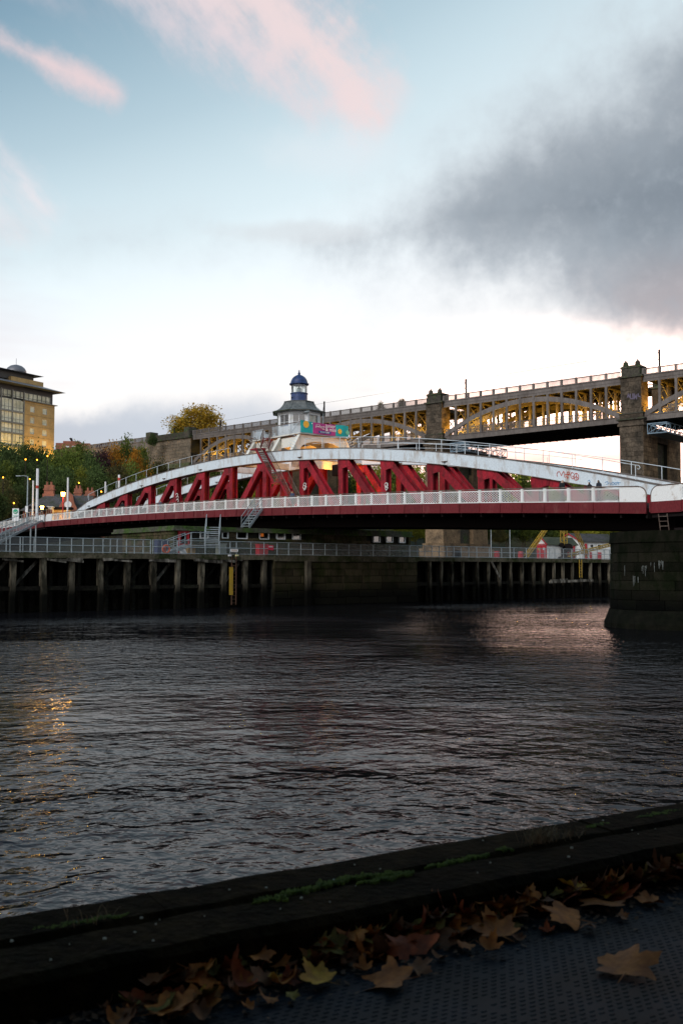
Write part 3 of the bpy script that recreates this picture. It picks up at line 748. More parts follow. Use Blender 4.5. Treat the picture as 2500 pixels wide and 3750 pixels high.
# drawn cream blind in the right-hand window and blue things inside
for k in (1,):
    p, q = oc(R8 - .2, k, A0), oc(R8 - .2, k + 1, A0)
    a, b = (p[0] + (q[0]-p[0]) * .15, p[1] + (q[1]-p[1]) * .15), (p[0] + (q[0]-p[0]) * .85, p[1] + (q[1]-p[1]) * .85)
    MB().hexa([(*a, PZ + 1), (*b, PZ + 1), (b[0] * .999 + CAX * .001, b[1] * .999 + CAY * .001, PZ + 1), (a[0] * .999 + CAX * .001, a[1] * .999 + CAY * .001, PZ + 1)],
              [(*a, WZ1 - .3), (*b, WZ1 - .3), (b[0] * .999 + CAX * .001, b[1] * .999 + CAY * .001, WZ1 - .3), (a[0] * .999 + CAX * .001, a[1] * .999 + CAY * .001, WZ1 - .3)]).build('window_blind', MGC, CT)
MB().lathe([(0, 0), (.5, 0), (.5, .9), (.42, 1.25), (0, 1.25)], (CAX - .6, CAY - .9, PZ + .05), 12).build('control_desk', MBLU, CT)
MB().lathe([(0, 0), (1.9, 0), (1.9, .06), (0, .06)], (CAX, CAY, WZ1 - .29), 8, A0).build('cabin_ceiling', mat('grey_ceiling', (.10, .105, .11), .9), CT)
MB().box(CAX - 1.45, CAX + 1.45, CAY - 1.45, CAY + 1.45, PZ + .005, PZ + .03).build('cabin_floor', MDK, CT)
# roof: ogee flare on the octagon
prof = [(2.62, 0), (2.64, .06), (2.30, .16), (1.98, .36), (1.74, .62), (1.58, .88), (1.50, 1.05), (1.50, 1.10), (0.0, 1.12)]
c22 = 1.0
for k in range(8):
    m = MB()
    for (r0, z0), (r1, z1) in zip(prof[:-1], prof[1:]):
        a, b, c, d = oc(r0, k, A0), oc(r0, k + 1, A0), oc(r1, k + 1, A0), oc(r1, k, A0)
        if r1 > 0: m.quad((*a, WZ1 + z0), (*b, WZ1 + z0), (*c, WZ1 + z1), (*d, WZ1 + z1))
        else: m.quad((*a, WZ1 + z0), (*b, WZ1 + z0), (CAX, CAY, WZ1 + z1))
    a, b = oc(2.62, k, A0), oc(2.62, k + 1, A0); m.quad((*b, WZ1), (*a, WZ1), (CAX, CAY, WZ1 + .001))
    m.build('roof_panel', MLE, CT)
    MB().path([(*oc(r, k, A0), WZ1 + z) for r, z in prof[1:-2]], .045, 5).build('roof_hip', MLE, CT)
    a, b = oc(2.68, k, A0), oc(2.68, k + 1, A0); MB().beam((*a, WZ1 + .02), (*b, WZ1 + .02), .1, .09).build('gutter', MHD, CT)
    a, b = oc(1.52, k, A0), oc(1.52, k + 1, A0); MB().beam((*a, WZ1 + 1.09), (*b, WZ1 + 1.09), .08, .06).build('ridge_trim', MLE, CT)
LZ = WZ1 + 1.10
MB().lathe([(.80, 0), (.80, .80), (.86, .83), (.86, .90), (.80, .92), (0, .92)], (CAX, CAY, LZ), 24).build('lantern_drum', MNV, CT, smooth=False)
MB().tube((CAX - .05, CAY - .8, LZ + .42), (CAX - .05, CAY - .86, LZ + .42), .07, 8).build('drum_port', MDK, CT)
for k in range(10):
    a = A0 + 2 * math.pi * k / 10; x, y = CAX + .74 * math.cos(a), CAY + .74 * math.sin(a); b = A0 + 2 * math.pi * (k + 1) / 10; x2, y2 = CAX + .74 * math.cos(b), CAY + .74 * math.sin(b)
    MB().tube((x, y, LZ + .92), (x, y, LZ + 1.72), .022, 5).build('lantern_bar', MGA, CT)
    m = MB(); m.quad((x, y, LZ + .92), (x2, y2, LZ + .92), (x2, y2, LZ + 1.72), (x, y, LZ + 1.72)); m.build('lantern_pane', MGL, CT)
MB().lathe([(0, 0), (.16, 0), (.24, .12), (.24, .38), (.16, .52), (.06, .58), (.05, .72), (0, .72)], (CAX, CAY, LZ + .92), 12).build('beacon_lens', mat('beacon_glass', (.30, .36, .36), .15), CT, smooth=True)
MB().lathe([(0, 0), (.80, 0), (.94, .02), (.96, .12), (.88, .14), (.84, .2), (.80, .38), (.70, .60), (.55, .78), (.34, .92), (.14, 1.0), (.10, 1.08), (.15, 1.14), (.10, 1.2), (.05, 1.3), (.07, 1.36), (.02, 1.5), (0, 1.5)], (CAX, CAY, LZ + 1.72), 24).build('dome', MNV, CT, smooth=True)
# downpipe, camera bracket, flag strut
dp = oc(2.62, 5, A0)
pcam = oc(R8 + .05, 1, A0)
MB().path([(*pcam, WZ1 - .25), (pcam[0] + .25, pcam[1] - .35, WZ1 - .12), (pcam[0] + .55, pcam[1] - .3, WZ1 - .3)], .05, 5).box(pcam[0] - .1, pcam[0] + .7, pcam[1] - .5, pcam[1] - .3, WZ1 - .22, WZ1 - .12).build('floodlight', MGA, CT)
for k in (7,):
    p = oc(2.66, k, A0)
    MB().path([(*p, WZ1), (*oc(R8 + .1, k, A0), WZ1 - .35), (*oc(R8 + .1, k, A0), PZ)], .045, 5).build('downpipe', MHD, CT)
p = oc(2.5, 2, A0); p2 = oc(1.55, 2, A0)
MB().beam((*p2, WZ1 + .75), (*p, WZ1 - .02), .09, .09).tube((*oc(2.0, 2, A0), WZ1 + .3), (*oc(1.8, 2, A0), WZ1 + .35), .04, 5).beam((*p, WZ1 - .02), (p[0], p[1], PZ - .02), .08, .08).build('strut', MGA, CT)
# sodium lamp under the platform (lights the arch orange)
lf = MB().box(CAX - .2, CAX + .2, CAY - .3, CAY + .3, PZ - .36, PZ - .24).build('lamp_housing', MLAMPS, CT)
lamp((-39.0, 8.6, ct(39) - 1.55), 170, (1, .42, .03), .12, CT); MB().box(-39.15, -38.85, 8.75, 9.05, ct(39) - 1.5, ct(39) - 1.35).build('lamp_housing', MLAMPS, CT)
MB().box(-39.5, -38.5, 8.36, 8.40, ct(39) - 2.0, ct(39) - 1.0).box(-39.5, -38.5, 8.402, 9.1, ct(39) - 2.04, ct(39) - 2.0).box(-38.54, -38.5, 8.402, 9.1, ct(39) - 1.998, ct(39) - 1.0).build('glint_shield', MDK, CT)  # hood added to block this lamp's glint on the river
lamp((CAX, CAY, PZ - .55), 200, (1, .40, .05), .2, CT)
lamp((-36.5, 7.2, zd(37) + .55), 420, (1, .36, .05), .15, CT)
lamp((-48.0, 7.2, zd(49) + .55), 220, (1, .36, .05), .15, CT)
for q in (36.5, 48.0): MB().box(-q - .15, -q + .15, 7.05, 7.35, zd(q), zd(q) + .3).build('lamp_housing', MLAMPS, CT)

# event banner on the right side of the platform
MBT = mat('banner_teal', (.0, .40, .40), .5, bump=.02, bscale=2); MBM = mat('banner_magenta', (.42, .03, .22), .5, bump=.02, bscale=2); MBY = mat('banner_yellow', (.85, .45, .03), .5)
MBN = mat('banner_navy', (.02, .06, .24), .5); MBW = mat('banner_white', (.85, .85, .85), .5); MBG = mat('banner_green', (.18, .55, .36), .5)
XB = -PT0 + .07
BN = thing(BR, (XB, PV0, PZ), 'event_banner', 'teal and magenta event banner tied to the tower balustrade', 'banner')
m = MB()
VB0, VB1, ZB0, ZB1 = PV0 + .02, PV0 + 5.75, PZ - .02, PZ + 1.12
def bz(f): return .07 * math.sin(f * 17) * .25
NSEG = 40
for i in range(NSEG):
    f, g_ = i / NSEG, (i + 1) / NSEG
    def col(f):
        y = VB0 + (VB1 - VB0) * f; x = XB + .02 * math.sin(f * 23) + .012 * math.sin(f * 51)
        top = ZB1 - .10 * math.sin(f * math.pi) - .12 * max(0, f - .9) * 5; return [(x, y, ZB0 + .02 * math.sin(f * 9)), (x + .012, y, ZB0 + .02 * math.sin(f * 9)), (x + .012, y, top), (x, y, top)]
    mm = 1 if .25 < (f + g_) / 2 < .72 else 0
    a, b = col(f), col(g_); m.hexa(a, b, mm)
bsh = m.build('banner_sheet', [MBT, MBM], BN)
def disc(name, vc, zc, r, m_, sub=XB + .035):
    MB().loft([[(sub, vc + r * math.cos(2*math.pi*k/20), zc + r * math.sin(2*math.pi*k/20)) for k in range(20)], [(sub + .004, vc + r * math.cos(2*math.pi*k/20), zc + r * math.sin(2*math.pi*k/20)) for k in range(20)]]).build(name, m_, bsh)
disc('printed_disc', VB0 + .62, ZB1 - .35, .33, MBY); disc('printed_disc', VB0 + 4.65, ZB0 + .48, .24, MBY); disc('printed_disc', VB1 - .14, ZB0 + .45, .22, MBG); disc('printed_disc', VB0 + 1.3, ZB1 - .22, .06, MBW)
def word(s_, size, vc, zc, m_, sx=1.0):
    me = text_mesh(s_, size, 'lettering', sx); me.materials.clear(); me.materials.append(m_)
    o = inst(me, 'lettering', bsh, (XB + .05, vc, zc), (math.pi / 2, 0, math.pi / 2)); return o
MB().box(XB + .034, XB + .038, VB0 + 2.1, VB0 + 3.55, ZB0 + .10, ZB0 + .33).build('printed_bar', MBN, bsh)
word('great', .25, VB0 + 1.95, ZB0 + .72, MBW); word('north', .25, VB0 + 2.55, ZB0 + .72, MBW); word('run', .15, VB0 + 2.62, ZB0 + .55, MBW)
MB().path([(XB + .05, VB0 + 1.75, ZB0 + .85), (XB + .05, VB0 + 2.2, ZB0 + .9), (XB + .05, VB0 + 2.3, ZB0 + .62), (XB + .05, VB0 + 2.6, ZB0 + .5), (XB + .05, VB0 + 2.9, ZB0 + .48)], .014, 4).build('printed_swoosh', MBW, bsh)
word('junior', .50, VB0 + 3.5, ZB0 + .86, MBW); word('& mini', .50, VB0 + 3.55, ZB0 + .52, MBW); word('8 OCTOBER', .2, VB0 + 2.83, ZB0 + .215, MBW)

# ================================================================== stairs
def stair(fr, p0, p1, width, name, label, m_, cat='stairs', n=None, rail_h=1.0, bal=False, parent=None, mr=None, side=None):
    p0, p1 = Vector(p0), Vector(p1); run = Vector((p1.x - p0.x, p1.y - p0.y, 0)); d = run.normalized(); sd = Vector((-d.y, d.x, 0)) * width / 2
    T = parent or thing(fr, tuple(p0), name, label, cat); mr = mr or m_
    n = n or max(4, int(abs(p1.z - p0.z) / .2))
    for s_ in (-1, 1):
        MB().beam(p0 + sd * s_, p1 + sd * s_, .05, .24).build('stringer', m_, T)
        mm = MB(); mm.path([p0 + sd * s_ + Vector((0, 0, rail_h)), p1 + sd * s_ + Vector((0, 0, rail_h))], .03, 6)
        if not bal: mm.path([p0 + sd * s_ + Vector((0, 0, rail_h * .52)), p1 + sd * s_ + Vector((0, 0, rail_h * .52))], .022, 6)
        k = int((p1 - p0).length / (.22 if bal else 1.3 if (p1 - p0).length < 8 else 3.2)) + 1
        for j in range(k + 1):
            c = p0.lerp(p1, j / k) + sd * s_; mm.tube(c, c + Vector((0, 0, rail_h)), .014 if bal else .026, 5)
        mm.build('handrail', mr, T)
    for j in range(n):
        c = p0.lerp(p1, (j + .5) / n); mm = MB(); mm.beam(c - sd * .96, c + sd * .96, .25, .045); mm.build('tread', m_, T)
    return T
# red stair on the near truss, down from the tower to the footway
x0, z0 = BR.plane(948, 1643, 2.8); x1, z1 = BR.plane(1012, 1768, 2.6)
RS_ = stair(BR, (x1, 2.75, z1), (x0, 2.85, z0), .9, 'red_stair', 'red iron stair climbing the near truss up to the tower', MR, bal=True, n=14, mr=MBR)
MB().box(x0 - .9, x0 + .35, 2.35, 3.4, z0 - .12, z0).build('landing', MR, RS_)
m = MB(); m.path([(x0 - .9, 3.4, z0 + 1), (x0 - .9, 2.35, z0 + 1), (x0 + .1, 2.35, z0 + 1)], .03, 5)
for k in range(9): m.tube((x0 - .9 + k * .12, 2.35, z0), (x0 - .9 + k * .12, 2.35, z0 + 1), .013, 4)
m.build('landing_rail', MBR, RS_)
MB().box(x1 - .3, x1 + 1.0, 2.25, 3.25, z1 - .12, z1).build('landing', MR, RS_)
m = MB(); m.path([(x1 + .0, 2.27, z1 + .95), (x1 + 1.0, 2.27, z1 + .95), (x1 + 1.0, 3.25, z1 + .95)], .03, 5)
for k in range(9): m.tube((x1 + .05 + k * .12, 2.27, z1), (x1 + .05 + k * .12, 2.27, z1 + .95), .013, 4)
m.build('landing_rail', MBR, RS_)
zf = zd(-(x1 + 3.1))
stair(BR, (x1 + 3.0, 2.75, zf), (x1 + 1.0, 2.75, z1), .9, '', '', MR, bal=True, parent=RS_, n=6, mr=MBR)
x2 = (tA + tB) / 2
stair(BR, (x0 + .2, 3.3, z0), (x2, PV0, PZ), .8, '', '', MR, bal=True, parent=RS_, n=8, mr=MBR)
m = MB(); m.box(x1 + .2, x1 + .45, 2.85, 3.15, zf - .3, z1 - .12); m.build('support_post', MR, RS_)

# ================================================================== mid-river jetty
def tide(name, hi_a, hi_b, lo, z0, z1, stretch=(1, 1, 1), scale=1.6, rough=.85):
    m = bpy.data.materials.new(name); m.use_nodes = True; t = m.node_tree; bs = t.nodes['Principled BSDF']; L = t.links.new
    g = t.nodes.new('ShaderNodeNewGeometry'); mp = t.nodes.new('ShaderNodeMapping'); L(g.outputs['Position'], mp.inputs[0]); mp.inputs['Scale'].default_value = stretch
    n = t.nodes.new('ShaderNodeTexNoise'); L(mp.outputs[0], n.inputs['Vector']); n.inputs['Scale'].default_value = scale; n.inputs['Detail'].default_value = 6; n.inputs['Roughness'].default_value = .65
    r = t.nodes.new('ShaderNodeMapRange'); L(n.outputs[0], r.inputs[0]); r.inputs[1].default_value = .42; r.inputs[2].default_value = .6
    mx = t.nodes.new('ShaderNodeMix'); mx.data_type = 'RGBA'; L(r.outputs[0], mx.inputs[0]); mx.inputs[6].default_value = (*hi_a, 1); mx.inputs[7].default_value = (*hi_b, 1)
    s = t.nodes.new('ShaderNodeSeparateXYZ'); L(g.outputs['Position'], s.inputs[0])
    a = t.nodes.new('ShaderNodeMath'); a.operation = 'MULTIPLY_ADD'; L(n.outputs[0], a.inputs[0]); a.inputs[1].default_value = 1.6; L(s.outputs[2], a.inputs[2])
    r2 = t.nodes.new('ShaderNodeMapRange'); L(a.outputs[0], r2.inputs[0]); r2.inputs[1].default_value = z0 + .8; r2.inputs[2].default_value = z1 + .8
    m2 = t.nodes.new('ShaderNodeMix'); m2.data_type = 'RGBA'; L(r2.outputs[0], m2.inputs[0]); m2.inputs[6].default_value = (*lo, 1); L(mx.outputs[2], m2.inputs[7])
    oi = t.nodes.new('ShaderNodeObjectInfo'); rr = t.nodes.new('ShaderNodeMapRange'); L(oi.outputs['Random'], rr.inputs[0]); rr.inputs[3].default_value = .6; rr.inputs[4].default_value = 1.4
    hv = t.nodes.new('ShaderNodeHueSaturation'); L(m2.outputs[2], hv.inputs['Color']); L(rr.outputs[0], hv.inputs['Value']); L(hv.outputs[0], bs.inputs['Base Color']); bs.inputs['Roughness'].default_value = rough; bs.inputs['Specular IOR Level'].default_value = .06
    b = t.nodes.new('ShaderNodeBump'); b.inputs['Distance'].default_value = .03; n3 = t.nodes.new('ShaderNodeTexNoise'); L(mp.outputs[0], n3.inputs['Vector']); n3.inputs['Scale'].default_value = 9; n3.inputs['Detail'].default_value = 6
    L(n3.outputs[0], b.inputs['Height']); L(b.outputs[0], bs.inputs['Normal']); return m
MPIL = tide('tide_marked_timber', (.15, .13, .095), (.022, .02, .014), (.004, .004, .003), 1.2, 2.4, (1, 1, .3))
MPST = tide('tide_marked_stone', (.045, .036, .021), (.017, .019, .006), (.005, .005, .0035), .9, 2.2, (1, 1, .6), 1.0)
MPS2 = tide('tide_marked_pier_stone', (.012, .0112, .0072), (.0038, .0056, .0019), (.0012, .0014, .001), 1.0, 2.2, (1, 1, .6), 1.1)
JZ = 4.27
UB = {}
def unitblock(m_):
    if m_.name not in UB:
        b = MB(); i = .03
        b.loft([[(-.5, 1, -.5), (.5, 1, -.5), (.5, 1, .5), (-.5, 1, .5)], [(-.5, .12, -.5), (.5, .12, -.5), (.5, .12, .5), (-.5, .12, .5)], [(-.5+i, 0, -.5+i), (.5-i, 0, -.5+i), (.5-i, 0, .5-i), (-.5+i, 0, .5-i)]])
        me = b.mesh('stone_block'); me.materials.append(m_); UB[m_.name] = me
    return UB[m_.name]
def ashlar(parent, org, xdir, ydir, length, zs, bl, m_, depth=.25, gap=.02, openings=(), jit=.25, proud=.02, name='stone_block'):
    """courses of blocks; org is the front-left corner in frame coords, xdir along the wall, ydir into the wall"""
    a = math.atan2(xdir[1], xdir[0]); flip = 1 if (-xdir[1] * ydir[0] + xdir[0] * ydir[1]) > 0 else -1
    me = unitblock(m_); cnt = 0
    for ci, (z0, z1) in enumerate(zip(zs[:-1], zs[1:])):
        x = 0.0; first = True
        while x < length - .05:
            w_ = bl * ru(1 - jit, 1 + jit) * (.6 if (first and ci % 2) else 1); first = False
            if length - x - w_ < bl * .4: w_ = length - x
            cx, cz = x + w_ / 2, (z0 + z1) / 2
            if not any(o0 - .05 < cx + w_ * .3 and cx - w_ * .3 < o1 + .05 and p0 < cz < p1 for o0, o1, p0, p1 in openings):
                pr = ru(0, proud)
                inst(me, name, parent, (org[0] + xdir[0] * cx - ydir[0] * pr, org[1] + xdir[1] * cx - ydir[1] * pr, org[2] + cz), (0, 0, a), (w_ - gap, depth * flip, z1 - z0 - gap)); cnt += 1
            x += w_
    return cnt
pl = [55, 164, 270, 373, 474, 567, 658, 746, 827, 905, 974]
pr = [1579, 1621, 1660, 1700, 1753, 1794, 1834, 1875, 1917, 1959, 1996, 2034, 2067, 2101, 2134, 2167, 2200]
pls = [JT.plane(x, 2100, 0)[0] for x in pl]; prs = [JT.plane(x, 2100, 0)[0] for x in pr]
dl = (pls[1] - pls[0]); pls = [pls[0] - dl * k for k in (4, 3, 2, 1)] + pls
prs += [prs[-1] + 1.9 * k for k in range(1, 12)]
def jetty(name, label, piles, s0, s1, size):
    T = thing(JT, ((s0 + s1) / 2, 0, 0), name, label, 'jetty')
    for s in piles:
        w_ = size * ru(.85, 1.1); top = JZ - .42; lean = ru(-.16, .16)
        m = MB(); secs = []
        for k in range(7):
            z = -2 + (top + 2) * k / 6; x = s + lean * (1 - k / 6) + ru(-.02, .02); h_ = w_ / 2 * ru(.86, 1.1)
            secs.append([(x - h_, .12 + ru(-.02, .02), z), (x + h_, .12 + ru(-.02, .02), z), (x + h_, .12 + w_, z), (x - h_, .12 + w_, z)])
        m.loft(secs); m.build('pile', MPIL, T)
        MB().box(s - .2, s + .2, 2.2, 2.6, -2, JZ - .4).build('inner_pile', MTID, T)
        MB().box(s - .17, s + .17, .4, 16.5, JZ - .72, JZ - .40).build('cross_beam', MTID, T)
        if len(piles) < 20:
            MB().beam((s, .5, 3.3), (s, 2.3, .8), .2, .2).build('brace', MTID, T)
            if rnd() < .6: MB().beam((s + .2, .62, 1.9), (s + 2.0, 1.0, JZ - .6), .12, .22).build('diagonal_brace', MTIM if rnd() < .35 else MTID, T)
            MB().box(s + .75, s + 1.0, .9, 1.15, -2, JZ - .45).build('inner_pile', MTID, T)
    x = s0
    while x < s1 - .1:       # edge timbers, uneven lengths
        w_ = min(ru(3.0, 5.5), s1 - x); j = ru(-.02, .02)
        MB().hexa([(x + .01, .0 + j, JZ - .42), (x + w_ - .01, .0 + j, JZ - .42), (x + w_ - .01, .34, JZ - .42), (x + .01, .34, JZ - .42)], [(x + .01, 0 + j, JZ - .02 + ru(-.03, .02)), (x + w_ - .01, 0 + j, JZ - .02), (x + w_ - .01, .34, JZ - .02), (x + .01, .34, JZ - .02)]).build('edge_timber', MTIB, T)
        x += w_
    x = s0
    while x < s1 - .1:
        w_ = min(ru(4, 7), s1 - x); MB().box(x, x + w_ - .03, .30, .52, 1.55 + ru(-.06, .06), 1.85).build('waling', MTID, T); x += w_
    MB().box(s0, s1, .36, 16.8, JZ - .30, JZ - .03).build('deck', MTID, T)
    x = s0; pw = MB()
    while x < s1:
        w_ = min(ru(.25, .34), s1 - x); pw.box(x, x + w_ - .02, 2.8, 2.88 + ru(0, .05), -2, JZ - .31); x += w_
    pw.build('shade_backing', MTID, T, kind='stuff')  # near-black boards put the shade of the void behind the piles into colour
    return T
JL = jetty('timber_jetty', 'weathered timber pile jetty in mid river at the left', pls, pls[0] - 1.5, -9.0, .42)
JR = jetty('timber_jetty', 'dark timber jetty upstream beyond the bridge, with close-set piles', prs, 7.6, prs[-1] + 1, .26)
# split and broken boards hanging from the left jetty edge
for k in range(16):
    s = ru(pls[3], -13); MB().beam((s, -.03, JZ - .45 + ru(-.12, .0)), (s + ru(.8, 2.4), -.02 + ru(-.05, .02), JZ - .50 + ru(-.2, .05)), .08, ru(.1, .22)).build('splintered_board', MTIM, JL)
s = JT.plane(1797, 2060, -.02)[0]; MB().beam((s, -.1, JZ - .45), (s + 1.3, -.1, JZ - 2.2), .12, .18).build('loose_board', MTIM, JR)
s = JT.plane(2010, 2130, -.1)[0]; MB().beam((s, -.15, 1.75), (s + 7.5, -.15, 1.9), .2, .26).build('fender_beam', MTIM, JR)
MB().beam((s + .2, -.14, 1.9), (s + 3.0, -.12, 2.0), .16, .2).build('fender_beam', MTIM, JR)
# stone core of the pier
SP = thing(JT, (-.7, 0, 0), 'stone_pier', 'dark masonry pier with mossy courses under the middle of the bridge', 'pier')
MB().box(-8.98, 7.55, .2, 16.6, -2, JZ - .5).build('core', MMO, SP)
MB().box(-8.98, 7.55, .3, 16.7, JZ - .5, JZ - .04).build('deck_slab', MTIB, SP)
ashlar(SP, (-9.0, 0, 0), (1, 0), (0, 1), 16.55, [-1.4, -.7, 0, .62, 1.24, 1.86, 2.48, 3.1, 3.72], 2.0, MPST, .3, .03, proud=.05)
ashlar(SP, (7.57, 0, 0), (0, 1), (-1, 0), 6.0, [-.7, 0, .62, 1.24, 1.86, 2.48, 3.1, 3.72], 1.5, MPST, .3, .03)
x = -9.0
while x < 7.5:
    w_ = min(ru(2.2, 3.4), 7.6 - x); MB().box(x, x + w_ - .03, -.12, .34, 3.74, JZ - .02).build('coping_stone', MTIB, SP); x += w_
fp = JT.plane(1127, 2100, -.3)[0]; MB().box(fp - .22, fp + .22, -.5, -.13, -2, JZ - .5).build('fender_post', MPIL, SP)
# mesh fences along the jetty edge
def fence(s0, s1, px_posts, label, y=.22, h=1.07, tall=False):
    T = thing(JT, ((s0 + s1) / 2, y, JZ), 'mesh_fence', label, 'fence')
    ps = px_posts
    for a in ps: MB().box(a - .03, a + .03, y - .03, y + .03, JZ - .3, JZ + h).build('fence_post', MGA, T)
    for a, b in zip(ps[:-1], ps[1:]):
        m = MB(); m.quad((a + .03, y + .005, JZ + .03), (b - .03, y + .005, JZ + .03), (b - .03, y + .005, JZ + h - .03), (a + .03, y + .005, JZ + h - .03)); m.build('mesh_panel', MMESH, T)
    for z in (.03, .52, h - .02): MB().tube((s0, y - .01, JZ + z), (s1, y - .01, JZ + z), .026, 5).build('rail', MGA, T)
    return T
def px2s(xs, y=.22): return [JT.plane(x, 2000, y)[0] for x in xs]
L1 = px2s([-150, -105, -60, -15, 24, 38, 75, 85, 126, 174, 220, 263, 305, 343, 378, 405, 430, 464, 493, 525, 552])
fence(L1[0], L1[-1], L1, 'silver mesh fence with doubled posts on the left jetty')
L2 = px2s([560, 650, 752, 805, 843, 866, 919, 967, 1015, 1057, 1102, 1146, 1190, 1232, 1277, 1320, 1366, 1425, 1497])
fence(L2[0], L2[-1], L2, 'thin grey mesh fence in front of the low stone building')
L3 = px2s([1500, 1527, 1554, 1580, 1607, 1634, 1660, 1687, 1715, 1744, 1790, 1835, 1880, 1925, 1975, 1993, 2010, 2030, 2061, 2090, 2121, 2137, 2153, 2185, 2210, 2230])
fence(L3[0], L3[-1] + 3, L3 + [L3[-1] + 3], 'grey mesh fence on the far right jetty before the white sheds')
# ladder, yellow tide board, small signs
def ladder(px, ztop, zbot, y, label, m_, wdt=.42):
    s = JT.plane(px, 2060, y)[0]; T = MB()
    o = thing(JT, (s, y, zbot), 'ladder', label, 'ladder')
    for d in (-wdt/2, wdt/2): MB().box(s + d - .03, s + d + .03, y - .03, y + .03, zbot, ztop).build('side_rail', m_, o)
    k = int((ztop - zbot) / .3)
    for j in range(k): MB().tube((s - wdt/2, y, zbot + (j + .5) * .3), (s + wdt/2, y, zbot + (j + .5) * .3), .022, 5).build('rung', m_, o)
MRUST = mat('rusty_iron', (.10, .05, .03), .8, (.05, .03, .02), 4)
ladder(857, JZ, .2, -.06, 'rusty ladder on the left jetty beside the yellow board', MRUST)
ladder(2124, JZ - .1, 2.2, -.08, 'yellow ladder hanging from the far right jetty', MYE)
s = JT.plane(846, 2120, -.05)[0]
single(JT, (s, -.06, .5), MB().box(s - .17, s + .17, -.1, -.06, 1.0, 3.25).box(s - .03, s + .03, -.06, .1, 1.2, 3.0), 'tide_board', MYE, 'yellow tide board fixed to the left jetty piles', 'sign')
def rect(px0, py0, px1, py1, y, fr=JT):
    a, z1 = fr.plane(px0, py0, y); b, z0 = fr.plane(px1, py1, y); return a, b, z0, z1
MSR = mat('sign_red', (.45, .03, .06), .5); MSWt = mat('sign_white', (.75, .75, .75), .5)
a, b, z0, z1 = rect(982, 1997, 1001, 2015, .15)
sg = thing(JT, (a, .15, z0), 'warning_sign', 'small red warning sign on the fence by the low stone building', 'sign')
MB().hexa([(a, .14, z0 + .03), (b + .03, .14, z0 - .02), (b + .03, .17, z0 - .02), (a, .17, z0 + .03)], [(a - .03, .14, z1 + .02), (b, .14, z1), (b, .17, z1), (a - .03, .17, z1 + .02)]).build('plate', MSR, sg)
MB().box(a + .04, b - .06, .13, .137, z0 + .36 * (z1 - z0) + .1, z0 + .36 * (z1 - z0) + .14).box(a + .06, b - .1, .13, .137, z1 - .1, z1 - .07).build('white_lines', MSWt, sg)
a, b, z0, z1 = rect(845, 2010, 871, 2022, .1)
single(JT, (a, .1, z0), MB().box(a, b, .06, .12, z0, z0 + .05).box(a, b, .06, .12, z1 - .05, z1).box(a, a + .05, .06, .12, z0, z1).box(b - .05, b, .06, .12, z0, z1).box(a + .05, b - .05, .09, .11, z0, z1, 1), 'notice_frame', [MSWt, MGD], 'white framed notice low on the fence above the rusty ladder', 'sign')
for px, c, l in ((843, MSWt, 'white'), (869, mat('pale_yellow_plate', (.6, .55, .3), .6), 'pale yellow')):
    a, b, z0, z1 = rect(px - 5, 2031, px + 5, 2037, -.13); single(JT, (a, -.1, z0), MB().box(a, b, -.13, -.03, z0, z1).box(a + .05, b - .05, -.14, -.13, z0 + .03, z1 - .03), 'edge_plate', c, l + ' plate on the jetty edge above the ladder', 'sign')
# low stone engine house under the bridge
EH = thing(JT, (-3.5, 3, JZ), 'engine_house', 'long low stone building with small windows and mossy roof beneath the bridge', 'building')
wins = [(868, 1947, 905, 1972), (952, 1948, 984, 1974), (1015, 1951, 1043, 1974), (1073, 1953, 1100, 1975), (1368, 1962, 1390, 1985), (1415, 1963, 1437, 1985), (1462, 1965, 1482, 1987), (735, 1944, 762, 1970), (815, 1948, 835, 1970)]
wr = [rect(*w_, 3.0) for w_ in wins]; dr = rect(659, 1945, 688, 2022, 3.0)
MB().box(-16.7, 9.6, 3.3, 13.5, JZ - .02, 6.2).build('wall_core', MMO, EH)
ops = [(a + 16.8 - .1, b + 16.8 + .1, z0 - JZ - .05, z1 - JZ + .05) for a, b, z0, z1 in wr] + [(dr[0] + 16.8, dr[1] + 16.8, -.1, 2.2)]
ashlar(EH, (-16.8, 3.0, JZ), (1, 0), (0, 1), 26.4, [0, .42, .84, 1.26, 1.50, 1.98], 1.15, MST, .31, .02, ops, proud=.03)
ashlar(EH, (9.6, 3.0, JZ), (0, 1), (-1, 0), 9, [0, .42, .84, 1.26, 1.62, 1.98], 1.2, MST, .31, .02)
ashlar(EH, (-16.8, 12, JZ), (0, -1), (1, 0), 9, [0, .42, .84, 1.26, 1.62, 1.98], 1.2, MST, .31, .02)
MROOF = mat('mossy_coping', (.075, .075, .055), .95, (.045, .085, .015), .9, (.42, .58), .3, .05, 8)
MB().box(-17.0, 9.8, 2.75, 13.8, 6.22, 6.36).build('roof_cornice', MROOF, EH)
MB().box(-16.9, -2.0, 2.9, 13.6, 6.362, 6.62).build('roof_parapet', MROOF, EH); MB().box(-1.98, 9.7, 2.9, 13.6, 6.362, 6.78).build('roof_parapet', MROOF, EH)
MFR = mat('white_window_frame', (.68, .70, .70), .5)
